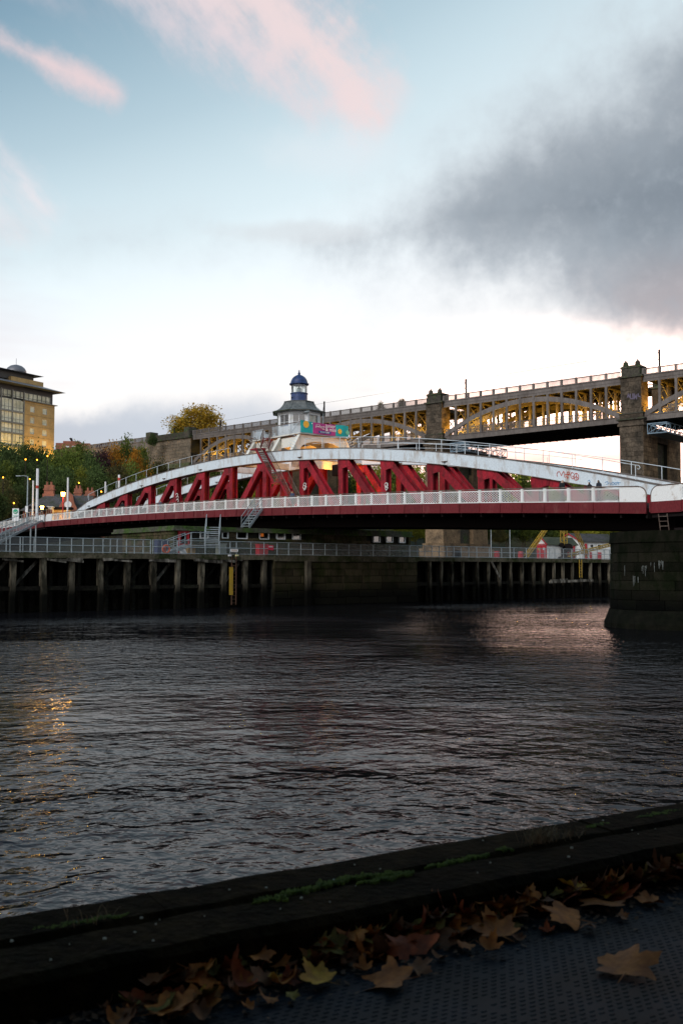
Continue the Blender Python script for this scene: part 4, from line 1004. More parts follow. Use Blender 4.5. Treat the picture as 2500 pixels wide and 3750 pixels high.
for i, (a, b, z0, z1) in enumerate(wr):
    fr_ = MB().box(a - .05, b + .05, 2.97, 3.1, z0 - .05, z0 + .03).box(a - .05, b + .05, 2.97, 3.1, z1 - .03, z1 + .05).box(a - .05, a + .03, 2.97, 3.1, z0 + .03, z1 - .03).box(b - .03, b + .05, 2.97, 3.1, z0 + .03, z1 - .03).build('window', MFR, EH)
    m = MB(); m.quad((a, 3.06, z0), (b, 3.06, z0), (b, 3.06, z1), (a, 3.06, z1)); m.build('pane', MGD, fr_)
    MB().box(a, b, 3.12, 3.29, z0, z1).build('reveal', mat('blind_%d' % i, (.30, .33, .33), .8) if i in (2, 4, 5, 6) else MDK, fr_)
    if i == 1: MB().box(a + .08, a + .45, 3.085, 3.1, z0 + .2, z1 - .12).build('lit_interior', emat('warm_interior', (1, .3, .05), .5), fr_)
a, b, z0, z1 = dr
dro = MB().box(a, b, 3.02, 3.2, JZ, z1).build('door', MRD, EH); MB().box(a + .15, b - .15, 2.995, 3.02, JZ + .9, z1 - .15).build('door_glazing', MGD, dro)
MB().box(a - .12, a - .005, 2.95, 3.2, JZ, z1 + .1).box(b + .005, b + .12, 2.95, 3.2, JZ, z1 + .1).box(a - .12, b + .12, 2.95, 3.2, z1 + .005, z1 + .11).build('door_frame', MRD, dro)
a, b, z0, z1 = rect(943, 1992, 974, 2022, 2.6); single(JT, (a, 2.4, JZ), MB().box(a, b, 2.3, 2.9, JZ, z1 - .06).box(a - .03, b + .03, 2.27, 2.93, z1 - .058, z1), 'equipment_cabinet', MRD, 'red equipment cabinet against the low stone building', 'cabinet')
a, b, z0, z1 = rect(797, 1990, 825, 2020, 2.6); single(JT, (a, 2.4, JZ), MB().box(a, b, 2.4, 2.9, JZ, z1 - .06).box(a - .03, b + .03, 2.37, 2.93, z1 - .058, z1), 'equipment_cabinet', mat('grey_green_cabinet', (.30, .33, .28), .6), 'pale grey cabinet under the grey stairs', 'cabinet')
a, b, z0, z1 = rect(690, 1998, 716, 2020, 1.4); single(JT, (a, 1.4, JZ), MB().box(a, b, 1.4, 2.2, JZ, z1).box(a - .04, b + .04, 1.35, 2.25, z1 + .002, z1 + .07), 'grit_bin', mat('tan_plastic', (.55, .33, .10), .5), 'tan grit bin behind the fence by the red door', 'bin')
a, b, z0, z1 = rect(663, 2003, 686, 2021, 1.0); single(JT, (a, 1.0, JZ), MB().hexa([(a, 1.0, JZ), (b, 1.0, JZ), (b, 1.04, JZ), (a, 1.04, JZ)], [(a + .05, 1.3, z1), (b - .05, 1.3, z1), (b - .05, 1.34, z1), (a + .05, 1.34, z1)]).beam((a + .2, 1.6, JZ), (a + .2, 1.32, z1), .04, .04), 'leaning_board', MSWt, 'pale board leaning in front of the red door', 'board')
a, b, z0, z1 = rect(578, 1975, 620, 2020, 2.0); single(JT, (a, 2.0, JZ), MB().box(a, b, 2, 2.6, JZ, z1).box(a + .1, b - .1, 1.97, 2.0, z1 - .5, z1 - .2), 'store_cabinet', mat('navy_cabinet', (.03, .04, .09), .5), 'dark navy cabinet behind the fence next to the life ring', 'cabinet')
# life ring
sx, sz = JT.plane(609, 2011, .6); m = MB(); secs = []
for k in range(17):
    a = 2 * math.pi * k / 16; c = Vector((sx + .30 * math.cos(a), .6, sz + .30 * math.sin(a))); rd = Vector((math.cos(a), 0, math.sin(a)))
    secs.append([tuple(c + rd * .075 * math.cos(q) + Vector((0, 1, 0)) * .075 * math.sin(q)) for q in [2*math.pi*j/8 for j in range(8)]])
m.loft(secs, cap=False); m.box(sx - .04, sx + .04, .68, .74, JZ, sz + .35)
single(JT, (sx, .6, JZ), m, 'life_ring', mat('orange_plastic', (.65, .10, .02), .5), 'orange life ring on a post behind the left fence', 'life ring')
# steel stairs
G1 = stair(JT, (*[JT.plane(775, 1978, 1.2)[0]], 1.2, 5.0), (JT.plane(775, 1978, 1.2)[0] + 1.25, 2.9, 6.65), 1.15, 'steel_stair', 'grey steel stair rising from the jetty to the mossy roof', MGA, n=9)
p = JT.plane(775, 1978, 1.2)[0]
MB().box(p - 2.2, p + .5, .7, 1.7, 4.92, 5.0).build('landing', MGA, G1)
stair(JT, (p - 4.3, 1.2, JZ), (p - 2.2, 1.2, 4.98), .9, '', '', MGA, parent=G1, n=4)
m = MB()
for dx in (-2.2, -.9, .4): m.tube((p + dx, .7, JZ), (p + dx, .7, 6.0), .03, 5)
m.path([(p - 2.2, .7, 6.0), (p + .3, .7, 6.0)], .03, 5); m.path([(p - 2.2, .7, 5.5), (p + .3, .7, 5.5)], .024, 5); m.build('landing_rail', MGA, G1)
a0 = JT.plane(893, 1916, 4.2)[0]; xx, zz = BR.plane(950, 1866, -.25)
w0 = JT.w((a0, 4.0, 6.7)); w1 = BR.w((xx, -.35, zd(-xx) - .1)); j1 = w1 - JT.o
stair(JT, (a0, 4.0, 6.7), (j1.dot(JT.x), j1.dot(JT.y), w1.z), .9, 'steel_stair', 'grey steel stair from the mossy roof up to the bridge parapet', MGA, n=7)
# gangway at the left
g0s, g0z = JT.plane(-15, 2012, .9); gx, gz = BR.plane(136, 1903, -.4); w1 = BR.w((gx, -.4, gz)); j1 = w1 - JT.o
GW = stair(JT, (g0s - 1, 3.0, JZ), (j1.dot(JT.x), j1.dot(JT.y), gz - .1), 1.3, 'gangway', 'long silver handrailed gangway stair at the left edge up to the bridge', MGA, n=24, rail_h=1.15)
for f in (.85, .98):
    q = Vector((g0s - 1, 3.0, JZ)).lerp(Vector((j1.dot(JT.x), j1.dot(JT.y), gz - .1)), f); MB().tube((q.x, q.y, JZ - .3), (q.x, q.y, q.z), .09, 6).build('support_leg', MGA, GW)

# white sheds on the far right jetty
def shed(fr, x0, x1, y0, y1, z0, ze, zr, label, wallm, roofm, ridge='x', over=.25):
    T = thing(fr, ((x0 + x1) / 2, (y0 + y1) / 2, z0), 'shed', label, 'shed')
    nb = max(3, int((ze - z0) / .28))
    for k in range(nb):       # weatherboards, front and left side
        a, b = z0 + (ze - z0) * k / nb, z0 + (ze - z0) * (k + 1) / nb
        MB().hexa([(x0, y0 - .03, a), (x1, y0 - .03, a), (x1, y0 + .05, a), (x0, y0 + .05, a)], [(x0, y0, b - .01), (x1, y0, b - .01), (x1, y0 + .05, b - .01), (x0, y0 + .05, b - .01)]).build('weatherboard', wallm, T)
    MB().box(x0, x1, y0 + .052, y1, z0, ze).build('wall', wallm, T)
    if ridge == 'x':
        ym = (y0 + y1) / 2
        for ya, yb in ((y0 - over, ym), (y1 + over, ym)):
            za = ze - .1
            MB().hexa([(x0 - over, ya, za), (x1 + over, ya, za), (x1 + over, yb, zr), (x0 - over, yb, zr)], [(x0 - over, ya, za + .1), (x1 + over, ya, za + .1), (x1 + over, yb, zr + .1), (x0 - over, yb, zr + .1)]).build('roof_slope', roofm, T)
        for xx in (x0, x1 - .06):
            MB().prism([(y0, ze + .002), (y1, ze + .002), (ym, zr - .03)], 'x', xx, xx + .06).build('gable', wallm, T)
    return T
def hut(name, label, cat, px, w_, xdir, gable, side, py_eave, py_apex, roofm, over=.18):
    """corner post at pixel column px; long side along xdir, gabled end along its left normal"""
    sA = JT.plane(px, 2000, w_)[0]; c = JT.w((sA, w_, JZ)); fr = Frame((c.x, c.y), xdir)
    ze = at(px, py_eave, c.y).z; T = thing(fr, (0, 0, JZ), name, label, cat)
    gm = (0 + gable) / 2; pm = fr.w((0, gm, 0)); zr = at(px, py_apex, pm.y).z
    nb = max(4, int((ze - JZ) / .22))
    for k in range(nb):
        a, b = JZ + (ze - JZ) * k / nb, JZ + (ze - JZ) * (k + 1) / nb
        MB().hexa([(0, -.05, a), (side, -.05, a), (side, .05, a), (0, .05, a)], [(0, -.02, b - .012), (side, -.02, b - .012), (side, .05, b - .012), (0, .05, b - .012)]).build('weatherboard', MWH, T)
    MB().box(.02, side, .052, gable, JZ, ze).build('wall', MWH, T)
    MB().prism([(0, JZ), (gable, JZ), (gable, ze), (gm, zr), (0, ze)][::-1], 'x', -.04, .018).build('front_gable', MWH, T)
    for ya, yb in ((-over, gm), (gable + over, gm)):
        za = ze - .08
        MB().hexa([(-over, ya, za), (side + over, ya, za), (side + over, yb, zr), (-over, yb, zr)], [(-over, ya, za + .08), (side + over, ya, za + .08), (side + over, yb, zr + .08), (-over, yb, zr + .08)]).build('roof_slope', roofm, T)
        MB().beam((-over - .02, ya, za + .02), (-over - .02, yb, zr + .02), .05, .13).build('barge_board', MRD, T)
    return T, fr, ze, zr, gm
MGRN = mat('mossy_green_roof', (.05, .06, .04), .9, (.07, .075, .045), 1.5)
SH, sf, ze, zr, gm = hut('shed', 'small white shed with red double doors and dark green roof behind the fence', 'shed', 2003, 3.0, (.86, .5), 1.75, 4.3, 1994, 1969, MGRN)
for a, b in ((.08, gm - .02), (gm + .02, 1.67)):
    d = MB().box(-.10, -.042, a, b, JZ, ze - .03).build('door', MRD, SH); MB().box(-.115, -.102, a + .22, b - .22, ze - .62, ze - .36).build('notice', MSWt if a < .5 else mat('yellow_notice', (.5, .4, .08), .6), d)
MB().box(-.09, -.042, .05, 1.7, ze + .02, ze + .10).build('tie_beam', MRD, SH)
for a, c_ in ((2.85, MRD), (3.28, mat('brown_door', (.18, .07, .05), .6)), (3.75, MRD)): MB().box(a, a + .28, -.10, -.052, JZ, ze - .06).build('shutter', c_, SH)
BG, bf, ze, zr, gm = hut('hut', 'white single storey hut with red doors and dark roof behind the yellow crane', 'hut', 2128, 7.0, (.88, .47), 4.3, 6.0, 1983, 1955, MSL, .25)
for x0_, x1_, za, zb, m_ in ((.45, .8, JZ, ze - .25, MRD), (1.25, 1.75, ze - .75, ze - .3, MSWt), (2.45, 2.95, ze - .75, ze - .3, MSWt), (2.5, 3.05, JZ, JZ + .95, MRD), (1.2, 1.55, JZ, JZ + .95, MRD)):
    wn_ = MB().box(x0_, x1_, -.11, -.052, za, zb).build('window' if m_ is MSWt else 'door', m_, BG)
    if m_ is MSWt:
        for p0, p1 in ((x0_ + .05, (x0_ + x1_) / 2 - .02), ((x0_ + x1_) / 2 + .02, x1_ - .05)): MB().box(p0, p1, -.13, -.112, za + .05, zb - .05).build('pane', MDK, wn_)
# yellow derrick crane
CRN = thing(JT, (JT.plane(2063, 2030, 2.2)[0], 2.2, JZ), 'derrick_crane', 'yellow lattice derrick crane among the white sheds', 'crane')
def lattice(name, p, q, w_, parent, m_=MYE, nb=None):
    p, q = Vector(p), Vector(q); d = (q - p).normalized(); x = d.cross(Vector((0, 1, 0))).normalized() * w_ / 2; y = d.cross(x).normalized() * w_ / 2
    m = MB(); C = [x + y, x - y, -x - y, -x + y]
    for c in C: m.beam(p + c, q + c, .065, .065)
    nb = nb or max(3, int((q - p).length / w_ / 1.1))
    for k in range(nb):
        a, b = p.lerp(q, k / nb), p.lerp(q, (k + 1) / nb)
        for i in range(4):
            c, e = C[i], C[(i + 1) % 4]
            if k % 2: c, e = e, c
            m.beam(a + c, b + e, .04, .04)
    return m.build(name, m_, parent)
jp = lambda px, py, y: (lambda r: (r[0], y, r[1]))(JT.plane(px, py, y))
top = jp(2064, 1925, 2.4); lattice('mast', jp(2063, 1998, 2.4), (top[0], 2.4, top[2] + 3), .52, CRN)
lattice('raking_leg', jp(1925, 2038, 2.2), jp(2005, 1925, 2.6), .32, CRN); lattice('raking_leg', jp(2148, 2038, 3.6), jp(2098, 1925, 3.0), .32, CRN)
lattice('boom', jp(2080, 2034, 1.6), jp(2236, 1994, 2.6), .30, CRN)
a = jp(2063, 2040, 2.4); m = MB(); m.lathe([(0, 0), (.7, 0), (.7, .25), (.3, .3), (.3, 1.2), (0, 1.2)], (a[0], 2.4, JZ), 10); m.build('slew_base', MDK, CRN)
m = MB(); m.tube((a[0] + .15, 1.8, JZ + 1.25), (a[0] + .9, 3.0, JZ + 1.25), .48, 12); m.build('winch_drum', MDK, CRN)
MB().tube((a[0] - .75, 2.0, JZ + 1.55), (a[0] - .5, 2.4, JZ + 1.55), .25, 10).build('counterweight', MDK, CRN)
for px, py, c, l in ((1905, 2030, MRD, 'red'), (1818, 2018, MRD, 'dark red'), (1675, 2022, MDK, 'black')):
    s, z = JT.plane(px, py, 1.0); single(JT, (s, 1, JZ), MB().lathe([(0, 0), (.28, 0), (.30, .1), (.28, .6), (.25, .7), (0, .72)], (s, 1.0, JZ), 10), 'drum', c, l + ' drum on the far right jetty behind the mesh fence', 'drum')
for px in (1797, 1866):
    s = JT.plane(px, 2000, 6)[0]; single(JT, (s, 6, JZ), MB().tube((s, 6, JZ), (s, 6, JZ + 4.2), .06, 6, .04).box(s - .2, s + .2, 5.95, 6.05, JZ + 4.2, JZ + 4.28), 'lamp_post', MGA, 'thin grey post at x%s on the far right jetty' % ('' if 0 else '') if 0 else ('thin pale post on the far jetty left of the crane, %s one' % ('left' if px < 1800 else 'right')), 'post')

# ================================================================== near stone pier at the right
PCt, PHW, PN = -3.95, 3.5, -3.1
NP = thing(BR, B(PCt, 5, 0), 'river_pier', 'rounded mossy stone pier at the right carrying the bridge joint', 'pier')
def racetrack(hw, v0, v1, n=18):
    pts = [(-PCt + hw, v1)]
    pts = []
    for k in range(n + 1):
        a = math.pi + math.pi * k / n; pts.append((-PCt + hw * math.cos(a), v0 + hw * math.sin(a)))
    return pts + [(-PCt + hw, v1), (-PCt - hw, v1)]
def off(pts, z): return [(x, y, z) for x, y in pts]
MB().loft([off(racetrack(PHW - .2, PN, 17), -2), off(racetrack(PHW - .2, PN, 17), 4.6)]).build('core', MMO, NP)
zs = [.95, 1.45, 1.95, 2.44, 2.92, 3.38, 3.88, 4.40]
def perim(hw, L):     # point at arc length L measured from the far end of the left side
    sl = 9.0
    if L < sl: return (-PCt - hw, PN + sl - L), (-1, 0)
    L -= sl; ar = math.pi * hw
    if L < ar:
        a = math.pi + L / hw; return (-PCt + hw * math.cos(a), PN + hw * math.sin(a)), (math.cos(a), math.sin(a))
    L -= ar; return (-PCt + hw, PN + L), (1, 0)
PERI = 18 + math.pi * PHW
for ci, (z0, z1) in enumerate(zip(zs[:-1], zs[1:])):
    L0 = -ru(0, 1.0); hw = PHW + .012 * (7 - ci)
    while L0 < PERI:
        w_ = ru(1.3, 2.1); a, b = max(0, L0), min(PERI, L0 + w_); L0 += w_
        if b - a < .2: continue
        nn = 5; pj = ru(0, .03); secs = []
        for k in range(nn):
            (x, y), (nx, ny) = perim(hw, a + .012 + (b - a - .024) * k / (nn - 1))
            secs.append([(x + nx * pj, y + ny * pj, z0 + .012), (x - nx * .3, y - ny * .3, z0 + .012), (x - nx * .3, y - ny * .3, z1 - .012), (x + nx * pj, y + ny * pj, z1 - .012)])
        MB().loft(secs).build('stone_block', MPS2, NP)
def ring(h0, z0, h1, z1, name, m_):
    MB().loft([off(racetrack(h0, PN, 17.2), z0), off(racetrack(h1, PN, 17.2), z1)]).build(name, m_, NP)
ring(PHW + .10, 4.402, PHW + .05, 4.98, 'cap_course', MPS2)
ring(PHW + .46, -2.0, PHW + .42, .25, 'footing', MSW); ring(PHW + .42, .252, PHW + .14, .94, 'footing_slope', MSW)
MB().box(-PCt - 2.4, -PCt + 3, .3, 14, 4.982, 5.4).build('bearing_plinth', MDK, NP)
MGU = mat('pale_drips', (.13, .14, .135), .9, (.10, .11, .10), 6, (.35, .6), .2)
R = random.Random(31)
for px, py, n_ in ((2293, 2070, 5), (2358, 2075, 11), (2325, 2112, 5), (2420, 2055, 6), (2390, 2062, 3)):
    for k in range(n_):     # streaks run down from the joints, on the curved face
        x_ = px + R.uniform(-9, 9); r = ray(x_, py); best = None
        for j in range(200):
            L_ = 8.0 + j * .06; (xx, yy), (nx, ny) = perim(PHW + .07, L_); wpt = BR.w((xx, yy, 0)); d_ = abs(wpt.x / wpt.y - r.x / r.y)
            if best is None or d_ < best[0]: best = (d_, xx, yy, nx, ny, wpt.y)
        _, xx, yy, nx, ny, Y_ = best; z_ = EYE + r.z / r.y * Y_ + R.uniform(-.02, .05); l_ = R.uniform(.08, .55); hw_ = R.uniform(.008, .03); tx, ty = -ny, nx
        m = MB(); o_ = .03
        pa = [(xx + nx * o_ + tx * s_ * hw_ * f_, yy + ny * o_ + ty * s_ * hw_ * f_, z_ - l_ * g_) for s_, f_, g_ in ((-1, 1, 0), (1, 1, 0), (1, .7, .5), (.3, .5, 1), (-.3, .5, 1), (-1, .8, .5))]
        m.loft([pa, [(a_ - nx * .02, b_ - ny * .02, c_) for a_, b_, c_ in pa]]); m.build('pale_drip', MGU, NP)
# ================================================================== two-tier railway bridge upstream
ZU0, ZU1, ZP = 34.1, 35.15, 36.2
ZR0, ZR1 = 27.7, 28.52
hang = MB(); hang.box(-.21, .21, -.02, .38, 0, 1); hang.box(-.26, .26, -.05, .4, .0, .04); hangm = hang.mesh('hanger'); hangm.materials.append(MHI)
coln = MB(); coln.box(-.12, .12, -.22, .22, 0, 1); coln.box(-.22, .22, -.10, .10, 0, 1.0); colm = coln.mesh('inner_column'); colm.materials.append(MHC)
BAY = 2.85
pp = MB(); pp.box(-BAY/2, BAY/2, -.03, .07, .0, .10); pp.box(-BAY/2, BAY/2, -.06, .10, .90, 1.05); pp.box(-BAY/2 - .17, -BAY/2 + .17, -.07, .12, 0, 1.1)
for k in range(11):
    x = -BAY/2 + .30 + k * (BAY - .5) / 10.5; pp.box(x - .05, x + .05, -.01, .06, .10, .90)
ppm = pp.mesh('parapet_panel'); ppm.materials.append(MHI)
fb = MB(); fb.box(-BAY/2 + .2, BAY/2 - .2, .12, .20, 1.22, 1.34); fb.box(-BAY/2 + .2, BAY/2 - .2, .12, .20, .72, .80); fb.box(-BAY/2 + .2, BAY/2 - .2, .12, .2, .02, .12)
for k in range(12):
    x = -BAY/2 + .3 + k * (BAY - .6) / 11; fb.box(x - .05, x + .05, .13, .19, .12, 1.22)
fbm = fb.mesh('footway_fence'); fbm.materials.append(MHI)
def rib_z(t, tm, hs): return 33.95 - 4.95 * ((t - tm) / hs) ** 2
def hl_span(t0, t1, label, lights=True):
    T = thing(HL, (-(t0 + t1) / 2, 6.9, ZR0), 'iron_arch_span', label, 'bridge span', 'spans of the two-tier bridge upstream')
    tm, hs = (t0 + t1) / 2, (t1 - t0) / 2
    nb = int(round((t1 - t0) / BAY)); bay = (t1 - t0) / nb
    for v, ms in ((0, MHI), (13.8, MHI)):
        o = 1 if v == 0 else -1
        MB().box(-t1, -t0, v - .02 * o if o > 0 else v, v + .4 if o > 0 else v + .42, ZU0, ZU1).box(-t1, -t0, v - .12, v + .5, ZU1 + .002, ZU1 + .14).box(-t1, -t0, v - .08, v + .46, ZU0 + .45, ZU0 + .52).build('rail_girder', ms, T)
        MB().box(-t1, -t0, v, v + .4, ZR0, ZR1).box(-t1, -t0, v - .10, v + .5, ZR1 + .002, ZR1 + .10).box(-t1, -t0, v - .06, v + .46, ZR0 - .07, ZR0 - .002).build('road_girder', ms, T)
    for v in (0, 3.3, 10.5, 13.8):
        secs = []
        for k in range(25):
            q = t0 + (t1 - t0) * k / 24; z = rib_z(q, tm, hs); secs.append([(-q, v - .06, z - .88), (-q, v + .34, z - .88), (-q, v + .34, z), (-q, v - .06, z)])
        MB().loft(secs).build('arch_rib', MHI if v in (0, 13.8) else MHC, T)
    for i in range(nb + 1):
        q = t0 + i * bay
        if i < nb:
            qm = q + bay / 2
            for v in (0, 13.9): inst(ppm, 'parapet_panel', T, (-qm, v, ZU1 + .14), (0, 0, 0), (bay / BAY, 1, 1))
            inst(fbm, 'footway_fence', T, (-qm, 0.15, ZR1 + .1), (0, 0, 0), (bay / BAY, 1, 1))
            inst(fbm, 'footway_fence', T, (-qm, 13.4, ZR1 + .1), (0, 0, 0), (bay / BAY, 1, 1))
        if 0 < i < nb:
            for v in (0, 13.5): inst(hangm, 'hanger', T, (-q, v - .075, ZR1 + .1), (0, 0, 0), (1, 1, ZU0 - ZR1 - .1))
            for v in (3.45, 10.6): inst(colm, 'inner_column', T, (-q, v, ZR1), (0, 0, 0), (1, 1, ZU0 - ZR1))
            m = MB(); full = i < 4 or i > nb - 4
            for va, vb in ((.35, 3.3), (10.8, 13.4)):
                for za, zb in ((29.9, 31.9), (31.9, 33.9)) if full else ():
                    m.beam((-q, va, za), (-q, vb, zb), .13, .13); m.beam((-q, va, zb), (-q, vb, za), .13, .13)
                if full: m.beam((-q, va, 29.9), (-q, vb, 29.9), .16, .2)
                m.beam((-q, va, 33.95), (-q, vb, 33.95), .2, .25)
                ap = [(-q, (va + vb) / 2 + 1.4 * math.cos(a), 28.7 + 1.15 * math.sin(a)) for a in [math.pi * k / 8 for k in range(9)]]
                if full: m.path(ap, .07, 4)
            m.beam((-q, 3.5, 33.9), (-q, 10.6, 33.9), .25, .35)
            for va, s_ in ((3.55, 1), (10.5, -1)): m.beam((-q, va, 32.3), (-q, va + s_ * 1.5, 33.8), .14, .14)
            m.build('cross_brace', MHC, T)
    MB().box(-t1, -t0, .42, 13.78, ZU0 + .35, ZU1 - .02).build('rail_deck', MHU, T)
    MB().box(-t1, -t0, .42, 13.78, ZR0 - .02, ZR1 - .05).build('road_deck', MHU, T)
    m = MB()
    for i in range(nb * 2 + 1):
        q = t0 + i * bay / 2; m.box(-q - .1, -q + .1, .42, 13.7, ZR0 - .22, ZR0 - .022)
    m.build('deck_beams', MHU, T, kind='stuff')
    if lights:
        for i in range(0, nb, 2):
            q = t0 + (i + .5) * bay
            for v in (1.9,):
                fx = MB().box(-q - .15, -q + .15, v - .12, v + .12, 29.0 if v < 5 else 33.2, 29.12 if v < 5 else 33.3).build('floodlight', MLAMPS, T)
                lamp((-q, v, 29.5 if v < 5 else 32.9), 380 if v < 5 else 260, (1, .55, .05), .2, T)
    return T
hl_span(-37.6, -1.55, 'grey iron arch span at the right edge, right of the nearer stone pier')
hl_span(2.25, 38.3, 'grey iron arch span between the two tall stone piers')
hl_span(42.0, 78.2, 'grey iron arch span directly behind the control tower')
hl_span(82.0, 110.4, 'far grey iron arch span left of the tower, lit yellow within')
def hl_pier(tc, label, blocks=True, z0=0.0, plinth=None):
    T = thing(HL, (-tc, 7, 0), 'stone_pier', label, 'pier', 'stone piers of the two-tier bridge')
    x = -tc
    def leg(v0, v1, hw, za, zb, m_=MHS): MB().box(x - hw + .12, x + hw - .12, v0 + .12, v1 - .12, za, zb).build('core', MMO, T)
    for v0, v1 in ((-.7, 5.0), (9.6, 14.9)):
        leg(v0, v1, 2.06, z0, 26.9)
        zz = [z0 + k * .78 for k in range(int((26.9 - z0) / .78) + 1)]; zz[-1] = 26.9
        zz = [z for z in zz if z >= (blocks - .4 if blocks else 99)]
        if blocks:
            if v0 < 0: ashlar(T, (x - 2.06, v0, 0), (1, 0), (0, 1), 4.12, zz, 1.4, MHS, .3, .015)
            ashlar(T, (x + 2.06, v0, 0), (0, 1), (-1, 0), v1 - v0, zz, 2.0, MHS2, .3, .015)
        if zz == [] or zz[0] > z0 + 1: MB().box(x - 2.06, x + 2.06, v0, v1, z0, (zz[0] - .005) if zz else 26.9).build('lower_shaft', MHS2, T)
    MB().box(x - 2.0, x + 2.0, -.6, 14.8, 24.5, 26.9).build('arch_head', MHS, T)
    MB().box(x - 1.2, x + 1.2, 5.0, 9.6, z0, 24.5).build('recess_wall', MHD, T)
    for hw, za, zb, m_ in ((2.30, 26.902, 27.3, MHS), (2.15, 27.302, 27.9, MHS), (2.45, 27.902, 28.15, MHD), (2.05, 28.152, 28.9, MHS), (2.15, 28.902, 29.1, MHD)):
        MB().box(x - hw, x + hw, -.7 - (hw - 2.06), 3.0, za, zb).build('string_course', m_, T)
    for v0, v1 in ((-.65, 2.2), (12.0, 14.6)):
        MB().box(x - 1.7, x + 1.7, v0 + .1, v1, 29.1, 35.0).build('upper_core', MMO, T)
        if v0 < 0 and blocks:
            ashlar(T, (x - 1.8, v0, 0), (1, 0), (0, 1), 3.6, [29.1 + .74 * k for k in range(8)] + [35.0], 1.3, MHS, .25, .015)
            ashlar(T, (x + 1.8, v0, 0), (0, 1), (-1, 0), v1 - v0, [29.1 + .74 * k for k in range(8)] + [35.0], 1.4, MHS2, .25, .015)
        else: MB().box(x - 1.8, x + 1.8, v0, v1, 29.102, 35.0).build('upper_shaft', MHS, T)
        MB().box(x - 2.1, x + 2.1, v0 - .25, v1 + .1, 35.002, 35.35).build('cornice', MHD, T)
        MB().box(x - 1.6, x + 1.6, v0, v1, 35.352, 37.0).build('crown', MHD, T); MB().box(x - 1.75, x + 1.75, v0 - .12, v1 + .1, 36.6, 36.8).build('crown_band', MHD, T)
        for dx in (-1.05, 1.05):
            MB().lathe([(0, 0), (.42, 0), (.5, .15), (.42, .35), (.45, .5), (.28, .72), (.12, .85), (.1, 1.0), (0, 1.05)], (x + dx, v0 + .6, 37.002), 8).build('finial', MHD, T)
    return T
PA = hl_pier(.35, 'tall tapering stone pier with crenellated top at the right', 14.0)
PB = hl_pier(40.15, 'stone pier with crown top behind the right half of the swing bridge', 22.0)
PCc = hl_pier(80.1, 'stone pier of the far bridge hidden behind the control tower', 0, 8.0)
# plinth of pier B on the water
x = -40.15
MB().box(x - 2.9, x + 2.9, -1.6, 16, -1, 7.2).build('plinth', MHS2, PB); MB().box(x - 2.5, x + 2.5, -1.1, 15.5, 7.202, 8.2).build('plinth_step', MHS2, PB)
MB().box(-.35 - 2.9, -.35 + 2.9, -1.6, 16, -1, 6.0).build('plinth', MHS2, PA)
# purple tag on the nearer pier
strokes('faded_tag', [[(2296, 1455), (2299, 1442), (2303, 1455)], [(2306, 1443), (2307, 1460), (2312, 1460)], [(2315, 1442), (2316, 1461)], [(2320, 1442), (2321, 1461), (2328, 1445), (2329, 1461)], [(2335, 1442), (2334, 1450), (2342, 1452)]], HL, -.68, PA, mat('faded_purple_paint', (.13, .11, .16), .8), .09)
# stone abutment and land approach
AB = thing(HL, (-118.6, 7, 20), 'stone_abutment', 'broad blackened stone abutment wall under the autumn tree', 'abutment')
MB().box(-126.6, -110.7, -.4, 14.5, 18, 34.6).build('core', MMO, AB)
ashlar(AB, (-126.7, -.6, 0), (1, 0), (0, 1), 16.1, [28.6, 29.4, 30.2, 31.0, 31.8, 32.6, 33.4, 34.2, 34.6], 2.4, mat('abutment_stone', (.16, .125, .09), .9, (.085, .07, .05), .4, (.4, .65), .2, .03, 6), .3, .02, proud=.06)
MB().box(-126.9, -110.5, -1.0, 14.8, 34.602, 35.0).build('cornice', MHD, AB); MB().box(-126.7, -110.7, -.6, 0, 35.002, 36.2).build('parapet', MHD, AB)
for xx in (-126.2, -111.8): MB().box(xx - .9, xx + .9, -.9, 1.5, 35.003, 37.2).build('parapet_pier', MHD, AB)
MB().box(-127.0, -110.4, -1.2, -.4, 27.6, 28.6).build('plinth_band', mat('green_stone', (.07, .08, .04), .9), AB)
LAp = thing(HL, (-148, 7, 20), 'approach_viaduct', 'grey iron railway viaduct on slim columns above the left trees', 'viaduct')
MB().box(-172, -126.9, 0, .5, 33.5, 35.1).box(-172, -126.9, -.12, .6, 35.102, 35.25).build('girder', MHI, LAp)
MB().box(-172, -126.9, .5, 13.8, 33.9, 34.9).build('deck', MHU, LAp)
for k in range(16):
    q = 126.9 + (k + .5) * 2.82; inst(ppm, 'parapet_panel', LAp, (-q, 0, 35.25), (0, 0, 0), (.99, 1, 1))
    if k % 1 == 0 and k < 15:
        xx = -(126.9 + k * 3.1 + .8); gz = 20
        for v in (.2, 13): MB().tube((xx, v, 16), (xx, v, 33.5), .3, 8).build('column', MHI, LAp)
for q in (129.5, 134.5, 139.5, 145):
    MB().box(-q - .2, -q + .2, 5.8, 6.2, 29.6, 29.75).build('floodlight', MLAMPS, LAp); lamp((-q, 5.5, 30.2), 600, (1, .6, .1), .25, LAp)
